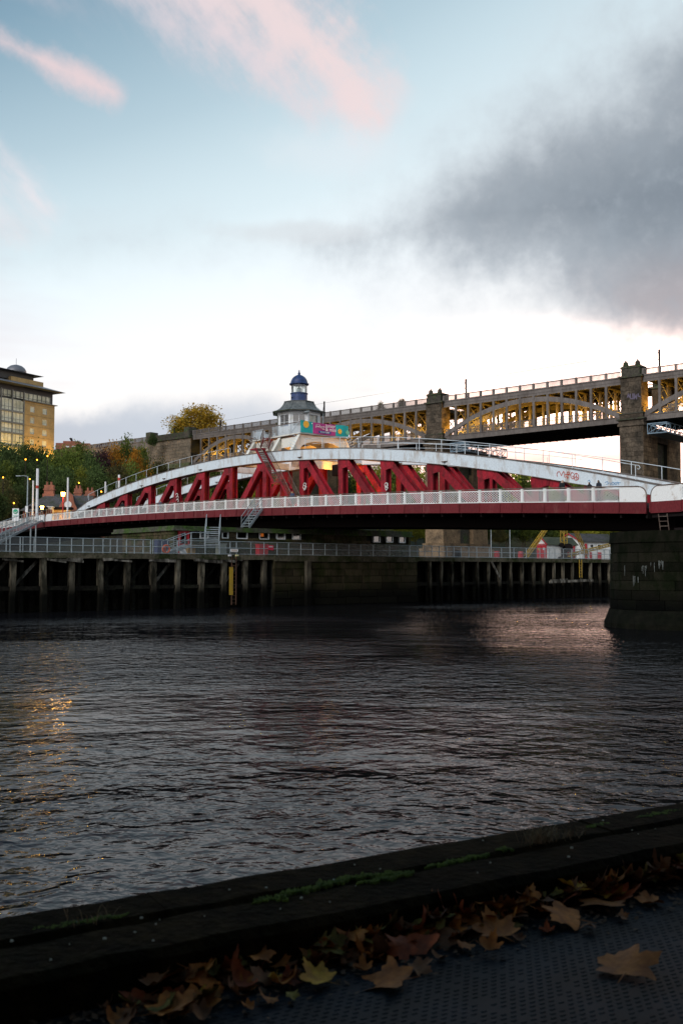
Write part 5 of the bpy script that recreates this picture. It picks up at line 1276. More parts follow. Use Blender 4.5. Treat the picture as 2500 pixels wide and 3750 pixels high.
# inspection gantries slung under the far bridge
MGB = mat('pale_blue_steel', (.15, .22, .28), .5)
for tc, l in ((-4.2, 'pale blue inspection gantry slung beside the nearer stone pier'), (34.5, 'pale blue inspection gantry under the middle iron span')):
    T = thing(HL, (-tc, 0, 25.6), 'inspection_gantry', l, 'gantry')
    x0, x1 = -tc - 1.6, -tc + 1.6
    for v0, v1 in ((-1.0, .6), (.62, 14)):
        m = MB(); n_ = 1 if v1 < 1 else 7
        for xx in (x0, x1):
            for z in (25.3, 26.9): m.beam((xx, v0, z), (xx, v1, z), .14, .14)
            for k in range(n_ + 1): v = v0 + (v1 - v0) * k / n_; m.beam((xx, v, 25.3), (xx, v, 26.9), .1, .1)
            for k in range(n_): m.beam((xx, v0 + (v1 - v0) * k / n_, 25.3), (xx, v0 + (v1 - v0) * (k + 1) / n_, 26.9), .08, .08)
        for v in (v0, v1):
            for z in (25.3, 26.9): m.beam((x0, v, z), (x1, v, z), .14, .14)
            m.beam((x0, v, 25.3), (x1, v, 26.9), .08, .08); m.beam((x1, v, 25.3), (x0, v, 26.9), .08, .08)
        m.build('truss_cage', MGB, T)
    MB().box(x0, x1, -1.0, 14, 25.18, 25.3).build('walkway', MGB, T)
# overhead line masts and wire
for px, py0, d, l in ((2412, 1280, -4, 'overhead line mast on the far bridge right of the nearer pier'), (1705, 1388, 32, 'overhead line mast on the far bridge between the two piers'), (1187, 1470, 67, 'overhead line mast on the far bridge just right of the tower'), (808, 1538, 101, 'overhead line mast right of the autumn tree'), (639, 1566, 118, 'overhead line mast over the abutment left of the autumn tree')):
    xx, zt = HL.plane(px, py0, 2.5)
    T = thing(HL, (xx, 2.5, ZU1), 'line_mast', l, 'mast')
    MB().box(xx - .14, xx + .14, 2.4, 2.6, ZU1, zt).build('mast_post', MHU, T)
    MB().beam((xx, 2.5, zt - .2), (xx - 2.6, 5.0, zt - 1.5), .07, .07).beam((xx, 2.5, zt - 1.5), (xx - 2.2, 4.7, zt - 1.7), .06, .06).build('cantilever_arm', MHU, T)
m = MB(); wp = []
for px, py in ((2412, 1284), (2100, 1330), (1705, 1394), (1430, 1436), (1187, 1476), (1000, 1508), (808, 1543), (640, 1568)):
    xx, z = HL.plane(px, py, 4.5); wp.append((xx, 4.5, z))
single(HL, wp[0], m.path(wp, .02, 4), 'overhead_wire', MHU, 'thin overhead wire strung above the far bridge', 'wire')

# ================================================================== hotel on the hill
HT = Frame((-75.4, 260.0), (.52, .85))
def hz(px, py, y=0): return HT.plane(px, py, y)
HO = thing(HT, (-15, 10, 30), 'hotel', 'tall buff brick hotel with glazed bays and domed roof above the left trees', 'building')
zE = hz(193, 1437)[1]; zG1 = hz(193, 1455)[1]; zG0 = hz(193, 1482)[1]; zBk = hz(193, 1486)[1]
xs = hz(88, 1500)[0]           # glass to the left, brick to the right
MB().box(xs, 0, .3, 22, 26, zBk).build('brick_wall', MHB, HO); MB().box(-46, xs - .02, .6, 22, 26, zG0 - .3).build('inner_wall', MHWI, HO)
MB().box(-46, 0, .8, 21.5, zBk + .002, zE).build('top_storey', mat('dark_panel', (.09, .08, .075), .6), HO)
MB().box(xs - .2, .6, -.5, 1.0, zBk + .05, zBk + .22).build('ledge', MHF, HO)
# brick leaf in front with window openings
wy = [1507, 1547, 1586, 1625]; cols = [(hz(112, 1500)[0], hz(128, 1500)[0]), (hz(157, 1507)[0], hz(174, 1507)[0])]
rows = [hz(165, y)[1] for y in wy] + [hz(165, 1664)[1]]
edges = sorted([z for c in rows for z in (c - .75, c + .75)])
xsE = [xs] + [e for c in cols for e in c] + [0.0]
for i in range(0, len(xsE) - 1, 2): MB().box(xsE[i], xsE[i + 1], -.0, .298, 26, zBk).build('brick_pier', MHB, HO)
for a, b in cols:
    zz = [26] + edges + [zBk]
    for k in range(0, len(zz), 2): MB().box(a + .002, b - .002, 0.005, .298, zz[k], zz[k + 1]).build('brick_spandrel', MHB, HO)
    for c in rows:
        f = MB().box(a, b, .1, .16, c - .75, c - .67).box(a, b, .1, .16, c + .67, c + .75).box(a, a + .1, .1, .16, c - .67, c + .67).box(b - .1, b, .1, .16, c - .67, c + .67).build('window', MSWt, HO)
        MB().box(a + .1, b - .1, .2, .28, c - .67, c + .67).build('pane', MHWI, f)
for c in rows: MB().box(xs, 0, -.03, -.002, c + 1.25, c + 1.32).build('string_line', mat('brick_line', (.30, .2, .1), .9) if 'brick_line' not in bpy.data.materials else bpy.data.materials['brick_line'], HO)
# glazed bays
fl = [hz(70, y)[1] for y in (1468, 1513, 1555, 1593, 1640)]
xb = [hz(x, 1550)[0] for x in (-95, -45, 3, 45, 87)]
for k in range(len(fl) - 1):
    for i in range(len(xb) - 1):
        a, b, z1, z0 = xb[i], xb[i + 1], fl[k], fl[k + 1]
        w_ = MB()
        for j in range(4): xx = a + (b - a) * j / 3; w_.box(xx - .03, xx + .03, -.05, .08, z0 + .5, z1)
        w_.box(a, b, -.05, .08, z0 + .42, z0 + .52).box(a, b, -.05, .08, z0 + 1.25, z0 + 1.32)
        wo_ = w_.build('bay_window', MHF, HO); m = MB(); m.quad((a, .02, z0 + .5), (b, .02, z0 + .5), (b, .02, z1), (a, .02, z1)); m.build('pane', MHWI, wo_)
    MB().box(xb[0], xs - .05, -.3, .3, fl[k + 1], fl[k + 1] + .42).build('floor_band', MHF, HO)
for x in xb: MB().box(x - .14, x + .14, -.2, .2, 26, zG1).build('mullion', MHF, HO)
# top glazed storey over the brick
tb = [hz(x, 1460)[0] for x in (-45, 3, 48, 96, 143, 190)]
for a, b in zip(tb[:-1], tb[1:]):
    f = MB()
    for j in range(4): xx = a + (b - a) * j / 3; f.box(xx - .06, xx + .06, .45, .55, zG0 + .1, zG1)
    f.box(a, b, .45, .55, zG0 + .1, zG0 + .2).box(a, b, .45, .55, zG1 - .1, zG1).box(a, b, .44, .55, zG0 + .55, zG0 + .62); wo_ = f.build('bay_window', MHF, HO)
    MB().box(a + .1, b - .1, .6, .78, zG0 + .1, zG1).build('pane', MHWI, wo_)
# eaves and roofs
MB().hexa([(-50, -2.2, zE + .02), (1.8, -2.2, zE + .02), (1.8, 24, zE + .02), (-50, 24, zE + .02)], [(-46, 3, zE + 1.7), (-2.2, 3, zE + 1.7), (-2.2, 19, zE + 1.7), (-46, 19, zE + 1.7)]).build('eaves_roof', MHR, HO)
x0, z0 = hz(42, 1392, 4); x1 = hz(160, 1400, 4)[0]; z1 = hz(160, 1401, 4)[1]
MB().box(x0, x1, 4, 18, zE + 1.0, z1).build('setback_storey', MHB, HO)
xa = hz(50, 1380, 5)[0]; xb_ = hz(124, 1380, 5)[0]; z2 = hz(124, 1378, 5)[1]
MB().box(-46, xb_, 5, 16, z1 - .6, z2).build('louvre_storey', mat('louvre', (.07, .065, .06), .6), HO)
MB().hexa([(-48, 3.2, z2 + .02), (xb_ + 2.0, 3.2, z2 + .02), (xb_ + 2, 18, z2 + .02), (-48, 18, z2 + .02)], [(-44, 6, z2 + .75), (xb_ - 1.5, 6, z2 + .75), (xb_ - 1.5, 15, z2 + .75), (-44, 15, z2 + .75)]).build('upper_roof', MHR, HO)
dx, dz = hz(60, 1360, 8); m = MB(); m.lathe([(2.7, -.6), (2.6, .1), (2.2, .8), (1.5, 1.35), (.7, 1.62), (.06, 1.7), (.05, 3.4), (0, 3.4)], (dx, 8, z2 + 1.1), 20); m.build('dome', MHR, HO, smooth=True)
for x in (-1.5, -8, -16, -24): lamp((x, -2.5, 31.0), 800, (1, .62, .12), .3, HO); MB().box(x - .2, x + .2, -2.6, -2.3, 30.3, 30.6).build('uplight', MLAMPS, HO)
# distant red brick block
RB = Frame((at(203, 1640, 300).x, 300), (1, .12)); bx = lambda px, py: RB.plane(px, py, 0)
T = thing(RB, (5, 5, 25), 'brick_block', 'distant red brick block with flat roof between hotel and viaduct', 'building')
z1 = bx(225, 1622)[1]; a = bx(205, 1630)[0]; b = bx(330, 1630)[0]
MB().box(a, b, 0, 12, 25, z1).build('wall', MBK, T); MB().box(bx(228, 1615)[0], bx(288, 1615)[0], 2, 9, z1, bx(250, 1612)[1]).build('roof_room', MBK, T)
for px in (248, 270): w_ = MB().box(bx(px - 6, 1635)[0], bx(px + 6, 1635)[0], -.06, .02, bx(px, 1638)[1], bx(px, 1633)[1]).build('window', MSWt, T)
mx_, mz = bx(256, 1598); MB().tube((mx_ + .6, 4, z1), (mx_, 4, mz), .18, 6).beam((mx_ + .3, 4, mz - 1.2), (mx_ - .5, 4, mz), .4, .5).build('roof_antenna', MHU, T)

# ================================================================== brick house at the bridge end
HS = Frame((at(80, 1880, 152).x, 152), (1.0, .05)); hs = lambda px, py, y=0: HS.plane(px, py, y)
BH = thing(HS, (8, 4, 8.5), 'brick_house', 'low red brick house with slate roof, gable and tall chimneys at the bridge end', 'house')
a, b = hs(85, 1870)[0], hs(345, 1870)[0]; ze = hs(150, 1868)[1]; zr = hs(160, 1810, 4)[1]
MB().box(a, b, 0, 9, 8.3, ze).build('wall', MBK, BH)
MB().hexa([(a - .5, -.5, ze - .15), (b, -.5, ze - .15), (b, 9.5, ze - .15), (a - .5, 9.5, ze - .15)], [(a + 2.6, 4.3, zr), (b - 1, 4.3, zr), (b - 1, 4.6, zr), (a + 2.6, 4.6, zr)]).build('roof', MSL, BH)
g0, g1 = hs(218, 1860)[0], hs(286, 1860)[0]; gm = hs(254, 1795)[0]; gt = hs(254, 1797)[1]; gy = -.75
gb = hs(250, 1862)[1]
poly = [(g0, 8.3), (g1, 8.3), (g1, gb), (g1 - .25, gb + .5), (gm + .9, gb + .95), (gm + .75, gt - .8), (gm + .25, gt - .3), (gm, gt), (gm - .25, gt - .3), (gm - .75, gt - .8), (gm - .9, gb + .95), (g0 + .25, gb + .5), (g0, gb)]
MB().prism(poly, 'y', gy, gy + .3).build('gable', MBK, BH)
MB().prism([(g0 + .2, gb), (g1 - .2, gb), (gm, gt - .6)], 'y', gy + .3, 4.4).build('gable_roof', MSL, BH)
cx, cz = hs(254, 1849); MB().tube((cx, gy - .05, cz), (cx, gy - .005, cz), .55, 14).build('round_window', MSWt, BH)
for px, py0, wd in ((182, 1772, 1.0), (288, 1785, .8), (331, 1793, 1.0)):
    c, zt = hs(px, py0, 4.4); T = MB().box(c - wd * .9, c + wd * .9, 3.8, 5.2, zr - .8, zt - 1.6).box(c - wd * .72, c + wd * .72, 4.0, 5.0, zt - 1.6, zt - .2).box(c - wd * .85, c + wd * .85, 3.9, 5.1, zt - 1.0, zt - .8).build('chimney', MBK, BH)
    for dx in (-.35, .3): MB().lathe([(0, 0), (.18, 0), (.15, .5), (.2, .55), (0, .55)], (c + dx * wd, 4.5, zt - .2), 8).build('chimney_pot', MBK, T)
# dark canopy / bus shelter between house and bridge
a, b = hs(100, 1880, -6)[0], hs(170, 1880, -6)[0]; z1 = hs(130, 1862, -6)[1]
SHL = thing(HS, ((a + b) / 2, -6, 8.6), 'shelter', 'dark flat roofed shelter with lit end behind the left parapet', 'shelter')
MB().box(a, b, -7, -5, z1, z1 + .3).build('roof', MDK, SHL)
for xx in (a + .2, (a + b) / 2, b - .2): MB().box(xx - .06, xx + .06, -6.1, -5.9, 8.5, z1).build('post', MDK, SHL)
kx0, kx1 = hs(171, 1860, -5)[0], hs(191, 1860, -5)[0]; kz1 = hs(180, 1858, -5)[1]
KI = thing(HS, (kx0, -5, 8.6), 'kiosk', 'pale lit kiosk box beside the brick house', 'kiosk')
MB().box(kx0, kx1, -5, -3.5, 8.5, kz1).build('body', MGC, KI); MB().box(kx0 - .15, kx1 + .15, -5.15, -3.4, kz1 + .002, kz1 + .14).build('roof', MWH, KI)
for k in range(3): MB().box(kx0 + .1 + k * .28, kx0 + .32 + k * .28, -5.03, -5.001, 9.6, kz1 - .3).build('panel', MBK, KI)
MB().box(hs(200, 1870, -3)[0], hs(262, 1870, -3)[0], -3.6, -2.4, 8.5, hs(230, 1868, -3)[1]).build('yellow_lit_wall', MHB, BH)
MB().box(hs(196, 1870, -3)[0], hs(266, 1870, -3)[0], -3.9, -2.2, hs(230, 1866, -3)[1], hs(230, 1858, -3)[1]).build('porch_roof', MDK, BH)
lamp((hs(232, 1870, -4.4)[0], -4.4, 10.4), 90, (1, .55, .1), .1, BH)

# ================================================================== trees
LEAFM = {}
def leafmat(name, c1, c2):
    LEAFM[name] = mat('leaves_' + name, c1, .8, c2, .5, (.38, .62), .35, trans=.4, bscale=3, spec=.2)
leafmat('dark', (.085, .125, .034), (.052, .08, .026)); leafmat('mid', (.155, .19, .034), (.095, .13, .027)); leafmat('olive', (.33, .31, .038), (.20, .22, .03))
leafmat('gold', (.46, .28, .03), (.25, .18, .025)); leafmat('orange', (.42, .18, .02), (.22, .13, .02)); leafmat('purple', (.08, .035, .038), (.045, .025, .028)); leafmat('brown', (.14, .12, .035), (.08, .075, .03))
def crown_mesh(seed, n_cl, n_lf, size, shape=1.0):
    R = random.Random(seed); m = MB()
    for c in range(n_cl):
        while True:
            x, y, z = R.uniform(-1, 1), R.uniform(-1, 1), R.uniform(-1, 1); d = math.sqrt(x*x + y*y + z*z)
            if .35 < d < 1: break
        k = .5 + .5 * R.random(); zz = .60 + z * .36; f = 1 - .35 * max(0, z) * shape
        cx, cy, cz = x * .40 * f, y * .40 * f, zz; cr_ = R.uniform(.05, .115)
        for l in range(n_lf):
            px, py, pz = [max(-1.7, min(1.7, R.gauss(0, 1))) * cr_ * q_ for q_ in (1, 1, .75)]
            ax = Vector((R.gauss(0, 1), R.gauss(0, 1), R.gauss(0, .6))).normalized(); bx_ = ax.cross(Vector((R.gauss(0, 1), R.gauss(0, 1), R.gauss(0, 1)))).normalized()
            s = size * R.uniform(.6, 1.3); c_ = Vector((cx + px, cy + py, cz + pz)); a, b = ax * s, bx_ * s * .7
            m.quad(c_ - a, c_ + b * .8, c_ + a, c_ - b * .8)
    return m
CRV = [crown_mesh(11 + i, 100, 84, .020, [1, .4, 1.6, .8, 1.2][i]) for i in range(5)]
CRM = {}
def crown(kind, i):
    if (kind, i) not in CRM:
        me = CRV[i].mesh('crown'); me.materials.append(LEAFM[kind]); CRM[(kind, i)] = me
    return CRM[(kind, i)]
TRM = []
for i in range(3):
    R = random.Random(50 + i); m = MB(); m.tube((0, 0, -.06), (0, 0, .35), .022, 7, .014); m.tube((0, 0, .35), (.01, .01, .72), .014, 6, .006)
    for k in range(9):
        a = R.uniform(0, 6.28); z = R.uniform(.25, .6); l = R.uniform(.12, .3); m.tube((0, 0, z), (math.cos(a) * l, math.sin(a) * l, z + l * R.uniform(.5, 1.1)), .008, 5, .003)
    me = m.mesh('trunk'); me.materials.append(MBARK); TRM.append(me)
def tree(px, py, Y, wpx, kind, label, group, h=None):
    p = at(px, py, Y); g_ = ground(p.x, p.y) if h is None else p.z - h
    if g_ < 0: g_ = 8.3
    H = max(4.0, p.z - g_ ); base = p.z - H
    if h is None: base = min(base, g_)
    H = p.z - base; o = bpy.data.objects.new('tree', None); COL.objects.link(o); o.location = (p.x, p.y, base); o.rotation_euler = (0, 0, ru(0, 6.28))
    tag(o, label, 'tree', group); i = random.randrange(5); wd = wpx * Y / F / .86
    sc = (wd, wd, H * 1.02)
    for nm, me in (('trunk', TRM[random.randrange(3)]), ('crown', crown(kind, i))):
        c = bpy.data.objects.new(nm, me); COL.objects.link(c); c.parent = o; c.scale = sc
    return o
lab = {'dark': 'dark green', 'mid': 'mid green', 'olive': 'olive yellow', 'gold': 'golden', 'orange': 'orange', 'purple': 'dark purple', 'brown': 'brownish'}
GL = 'trees on the wooded bank at the left'
def lt(px, py, Y, w_, k, extra=None):
    wh = ('at the left edge' if px < 0 else 'under the hotel glazing' if px < 80 else 'under the hotel brickwork' if px < 170 else 'right of the hotel' if px < 235 else 'above the brick gable' if px < 280 else 'below the distant brick block' if px < 345 else 'under the left viaduct' if px < 440 else 'near the right end of the viaduct' if px < 535 else 'below the left abutment corner' if px < 620 else 'below the abutment wall' if px < 690 else 'below the right abutment corner')
    rw = 'crowning the bank' if py < 1660 else 'halfway up the bank' if py < 1725 else 'low on the bank'
    tree(px, py, Y, w_, k, '%s tree %s, %s' % (lab[k], rw, wh), GL)
for a in [(-60, 1650, 186, 150, 'mid'), (10, 1625, 205, 150, 'dark'), (40, 1650, 192, 140, 'dark'), (95, 1614, 206, 110, 'mid'), (120, 1650, 196, 120, 'dark'), (160, 1640, 215, 100, 'dark'), (205, 1655, 200, 130, 'mid'),
          (250, 1650, 205, 130, 'mid'), (300, 1622, 215, 110, 'mid'), (330, 1660, 200, 120, 'dark'), (372, 1655, 212, 110, 'purple'), (420, 1640, 218, 110, 'orange'), (465, 1606, 222, 100, 'mid'), (500, 1650, 215, 100, 'orange'),
          (520, 1640, 222, 70, 'mid'), (480, 1700, 205, 130, 'mid'), (430, 1710, 196, 130, 'brown'), (540, 1705, 218, 110, 'mid'), (590, 1695, 222, 120, 'brown'), (300, 1715, 186, 110, 'olive'), (250, 1720, 184, 130, 'dark'),
          (180, 1700, 184, 150, 'dark'), (90, 1700, 182, 150, 'dark'), (20, 1690, 180, 150, 'mid'), (-40, 1700, 176, 140, 'dark'), (350, 1730, 184, 130, 'dark'), (400, 1750, 186, 120, 'mid'), (20, 1760, 168, 110, 'brown'),
          (-20, 1790, 160, 110, 'dark'), (60, 1770, 172, 120, 'dark'), (120, 1740, 178, 130, 'dark'), (210, 1750, 178, 130, 'dark'), (300, 1760, 178, 130, 'mid'), (380, 1790, 180, 110, 'dark'), (450, 1780, 190, 130, 'mid'),
          (520, 1770, 196, 130, 'brown'), (590, 1760, 205, 130, 'mid'), (660, 1715, 222, 130, 'brown'), (720, 1720, 226, 120, 'mid'), (650, 1770, 205, 130, 'dark'), (730, 1770, 212, 130, 'mid')]: lt(*a)
GR = 'trees behind the swing bridge'
PPX = [2157, 1964, 1766, 1580, 1410, 1255, 1112, 980, 858, 752, 650, 556]; ORD = ['first', 'second', 'third', 'fourth', 'fifth', 'sixth', 'seventh', 'eighth', 'ninth', 'tenth', 'eleventh', 'twelfth', 'thirteenth']
def rt(px, py, Y, w_, k):
    i = sum(1 for q in PPX if q > px); near = min(PPX, key=lambda q: abs(q - px))
    wh = 'beyond the right truss end' if px > 2160 else 'behind the %s truss panel from the right' % ORD[i]
    if px < 2160: wh += ', near its %s post' % ('left' if near < px else 'right')
    elif px > 2290: wh = 'behind the tall stone pier' if px < 2360 else 'low at the right edge behind the bridge' if px > 2430 else 'right of the tall stone pier'
    tree(px, py, Y, w_, k, '%s tree %s' % (lab[k], wh), GR)
for a in [(790, 1705, 232, 130, 'mid'), (850, 1690, 238, 120, 'mid'), (920, 1690, 240, 140, 'mid'), (980, 1700, 236, 130, 'olive'), (1040, 1730, 240, 130, 'dark'), (1110, 1720, 244, 130, 'dark'), (1180, 1725, 240, 130, 'mid'), (1250, 1720, 246, 130, 'dark'),
          (1320, 1715, 248, 130, 'olive'), (1390, 1705, 250, 130, 'olive'), (1450, 1710, 250, 130, 'mid'), (1520, 1715, 252, 120, 'olive'), (1590, 1715, 254, 120, 'mid'), (1660, 1720, 256, 120, 'mid'), (1720, 1735, 258, 120, 'olive'), (1790, 1715, 260, 120, 'dark'),
          (1850, 1722, 262, 130, 'olive'), (1910, 1728, 264, 120, 'mid'), (1980, 1735, 266, 130, 'olive'), (2040, 1745, 268, 130, 'olive'), (2100, 1752, 270, 130, 'mid'), (2170, 1765, 272, 130, 'olive'), (2240, 1780, 274, 130, 'mid'), (2310, 1785, 276, 130, 'olive'), (2390, 1785, 280, 140, 'mid'), (2470, 1785, 284, 140, 'mid')]: rt(*a)
GB = 'bank trees seen under the bridge deck'
for px, py, Y, w_, k in [(1520, 1900, 236, 90, 'olive'), (1560, 1890, 240, 90, 'mid'), (1790, 1880, 248, 90, 'dark'), (1826, 1930, 244, 60, 'brown'), (1860, 1885, 250, 100, 'dark'), (1920, 1890, 252, 100, 'mid'), (1985, 1880, 254, 100, 'dark'), (2040, 1890, 254, 90, 'mid'), (2090, 1880, 256, 100, 'olive'), (2150, 1885, 256, 100, 'olive'), (2210, 1880, 258, 100, 'olive'), (2270, 1880, 258, 100, 'dark'), (1730, 1890, 246, 90, 'dark'), (1480, 1895, 234, 90, 'olive'), (2350, 1880, 260, 110, 'mid'), (2440, 1880, 262, 110, 'mid')]:
    wh = 'left of the pier base' if px < 1580 else 'just right of the pier base' if px < 1810 else 'behind the thin posts' if px < 1900 else 'behind the left crane leg' if px < 1960 else 'behind the small shed' if px < 2015 else 'behind the crane mast' if px < 2070 else 'above the hut gable' if px < 2120 else 'above the hut roof' if px < 2180 else 'at the right end of the hut' if px < 2240 else 'hidden behind the near stone pier'
    tree(px, py, Y, w_, k, '%s tree seen under the deck, %s' % (lab[k], wh), GB)
tree(722, 1490, 268, 200, 'gold', 'large golden autumn tree standing above the stone abutment', None, h=11)
tree(668, 1530, 270, 90, 'olive', 'smaller olive autumn tree left of the golden tree', None, h=8)
for px, py, k, l in ((560, 1588, 'dark', 'small dark shrub on the left end of the abutment parapet'), (685, 1580, 'dark', 'dark shrub at the right end of the abutment parapet')): tree(px, py, 239, 34, k, l, None, h=3.2)
for px, py, Y, l in ((1470, 1458, 200, 'wispy shrub growing on the far bridge parapet left of the pier'), (1395, 1474, 203, 'thin weed growing on the far bridge parapet right of the tower')): tree(px, py, Y, 34, 'brown', l, None, h=2.2)

# far wood on the bank behind everything, one mass
R = random.Random(61); m = MB()
for k in range(9000):
    px = R.uniform(600, 2560); Y = R.uniform(286, 318); tp = 1728 + 10 * math.sin(px * .02) + 7 * math.sin(px * .051 + 1) + (30 if px > 2080 else 0) + (px - 2080) * .09 * (px > 2080)
    b0 = at(px, 2000, Y).z; t0 = at(px, tp, Y).z; z = b0 + (t0 - b0) * (R.random() ** .7) * R.uniform(.9, 1.04); x = at(px, 1800, Y).x; c = Vector((x, Y, z))
    ax = Vector((R.gauss(0, 1), R.gauss(0, 1), R.gauss(0, 1))).normalized(); bx_ = ax.cross(Vector((R.gauss(0, 1), R.gauss(0, 1), R.gauss(0, 1)))).normalized(); s_ = R.uniform(.6, 1.3); m.quad(c - ax * s_, c + bx_ * s_ * .7, c + ax * s_, c - bx_ * s_ * .7)
single(WORLD, (60, 300, 9), m, 'far_woodland', LEAFM['olive'], 'far olive woodland closing the view behind the bridges', None, kind='stuff')

# ================================================================== lamps, poles, signs
def street_lamp(px, py, Y, zb, label, power=160, head=.32  , colm_=MHU, lm=None):
    p = at(px, py, Y); T = thing(WORLD, (p.x, p.y, zb), 'street_lamp', label, 'lamp', 'lit street lamps')
    MB().tube((p.x, p.y, zb), (p.x, p.y, p.z - head), .10, 8, .06).lathe([(0, 0), (.2, 0), (.16, .5), (.1, .8), (0, .8)], (p.x, p.y, zb), 8).build('lamp_column', colm_, T)
    MB().lathe([(0, -head), (head * .55, -head), (head * .9, head * .5), (0, head * .5)], (p.x, p.y, p.z), 6).build('lantern', lm or MLAMP, T); MB().lathe([(head, head * .5 + .01), (head * .4, head * .95), (.05, head * 1.15), (0, head * 1.3)], (p.x, p.y, p.z), 6).build('lantern_cap', MDK, T)
    lamp((p.x, p.y - head * 1.6, p.z), power, (1, .55, .12), .2, T)
street_lamp(232, 1808, 141, 8.9, 'lit yellow street lamp in front of the brick gable', 140, .36, MRD)
street_lamp(155, 1857, 134, 8.9, 'lit yellow lamp low behind the left parapet beside the shelter', 70, .28)
for px, py, Y, l in ((13, 1748, 165, 'warm lamp glimmering in the trees at the far left edge'), (110, 1754, 168, 'warm lamp glimmering in the trees behind the tall white pole'), (290, 1768, 175, 'warm lamp glimmering in the trees above the brick gable'), (372, 1800, 170, 'warm lamp in the trees beside the left truss end'), (95, 1682, 172, 'warm lamp shining through the trees under the hotel glazing'), (137, 1684, 172, 'warm lamp shining through the trees under the hotel brickwork'), (175, 1670, 172, 'warm lamp shining through the trees right of the hotel'), (52, 1842, 150, 'small greenish lamp behind the left parapet sign')):
    p = at(px, py, Y); street_lamp(px, py, Y, min(p.z - 3, max(8.4, ground(p.x, p.y) - .2)), l, 25, .13, lm=MLAMPD)
MPW = mat('white_pole_paint', (.72, .72, .72), .5); MPR = mat('red_pole_band', (.45, .05, .03), .5)
def pole(px, py0, py1, Y, r, label, band=False):
    a, b = at(px, py0, Y), at(px, py1, Y); T = thing(WORLD, (a.x, a.y, min(b.z, 9.0)), 'pole', label, 'pole')
    MB().tube((a.x, a.y, min(b.z, 9.0)), (a.x, a.y, a.z), r, 8).lathe([(0, 0), (r * 1.7, 0), (r * 1.5, .25), (r, .3)], (a.x, a.y, min(b.z, 9.0)), 8).build('shaft', MPW, T)
    if band:
        z = a.z - (a.z - b.z) * .45; MB().tube((a.x, a.y, z), (a.x, a.y, z + .35), r * 1.15, 8).build('red_band', MPR, T)
pole(139, 1716, 1878, 118, .16, 'tall white pole with red band at the left bridge joint', True)
pole(123, 1760, 1810, 136, .12, 'short white pole left of the tall banded pole')
pole(250, 1749, 1850, 130, .12, 'white pole in front of the brick gable')
pole(387, 1764, 1808, 124, .10, 'thin white pole on the far left truss')
pole(437, 1739, 1787, 118, .13, 'white pole with red band rising behind the left chord', True)
p = at(103, 1745, 128); q = at(70, 1746, 128)
T = thing(WORLD, (p.x, p.y, 8.9), 'street_lamp', 'unlit grey street lamp with single curved arm at the left', 'lamp')
MB().tube((p.x, p.y, 8.9), (p.x, p.y, p.z), .11, 8, .07).build('lamp_column', MGA, T); MB().path([(p.x, p.y, p.z), (p.x - .5, p.y, p.z + .1), (q.x, q.y, q.z + .1)], .05, 6).build('arm', MGA, T); MB().box(q.x - .35, q.x + .25, q.y - .12, q.y + .12, q.z + .06, q.z + .16).build('lamp_head', MGA, T)
MB().box(p.x - .16, p.x + .16, p.y - .3, p.y - .1, at(103, 1868, 128).z - .3, at(103, 1862, 128).z + .3).build('box', MSWt, T)
a, b = at(47, 1862, 116), at(70, 1892, 116)
T = thing(WORLD, (a.x, 116, 9), 'river_sign', 'white sign with green round emblem at the left parapet', 'sign')
MB().box(a.x, b.x, 115.95, 116.05, b.z - .5, a.z).build('sign_panel', MSWt, T); MSG = mat('sign_green', (.02, .33, .17), .5)
c = Vector(((a.x + b.x) / 2, 115.94, a.z - .36)); MB().tube(c, c - Vector((0, .02, 0)), .28, 18).build('emblem', MSG, T); MB().path([(c.x - .2, 115.90, c.z - .05), (c.x, 115.90, c.z - .13), (c.x + .22, 115.90, c.z - .02)], .04, 5).build('emblem_wave', MSWt, T)
MB().box(a.x + .1, b.x - .1, 115.935, 115.948, b.z + .1, b.z + .14).box(a.x + .14, b.x - .14, 115.935, 115.948, b.z - .02, b.z + .02).build('lines', MSG, T)

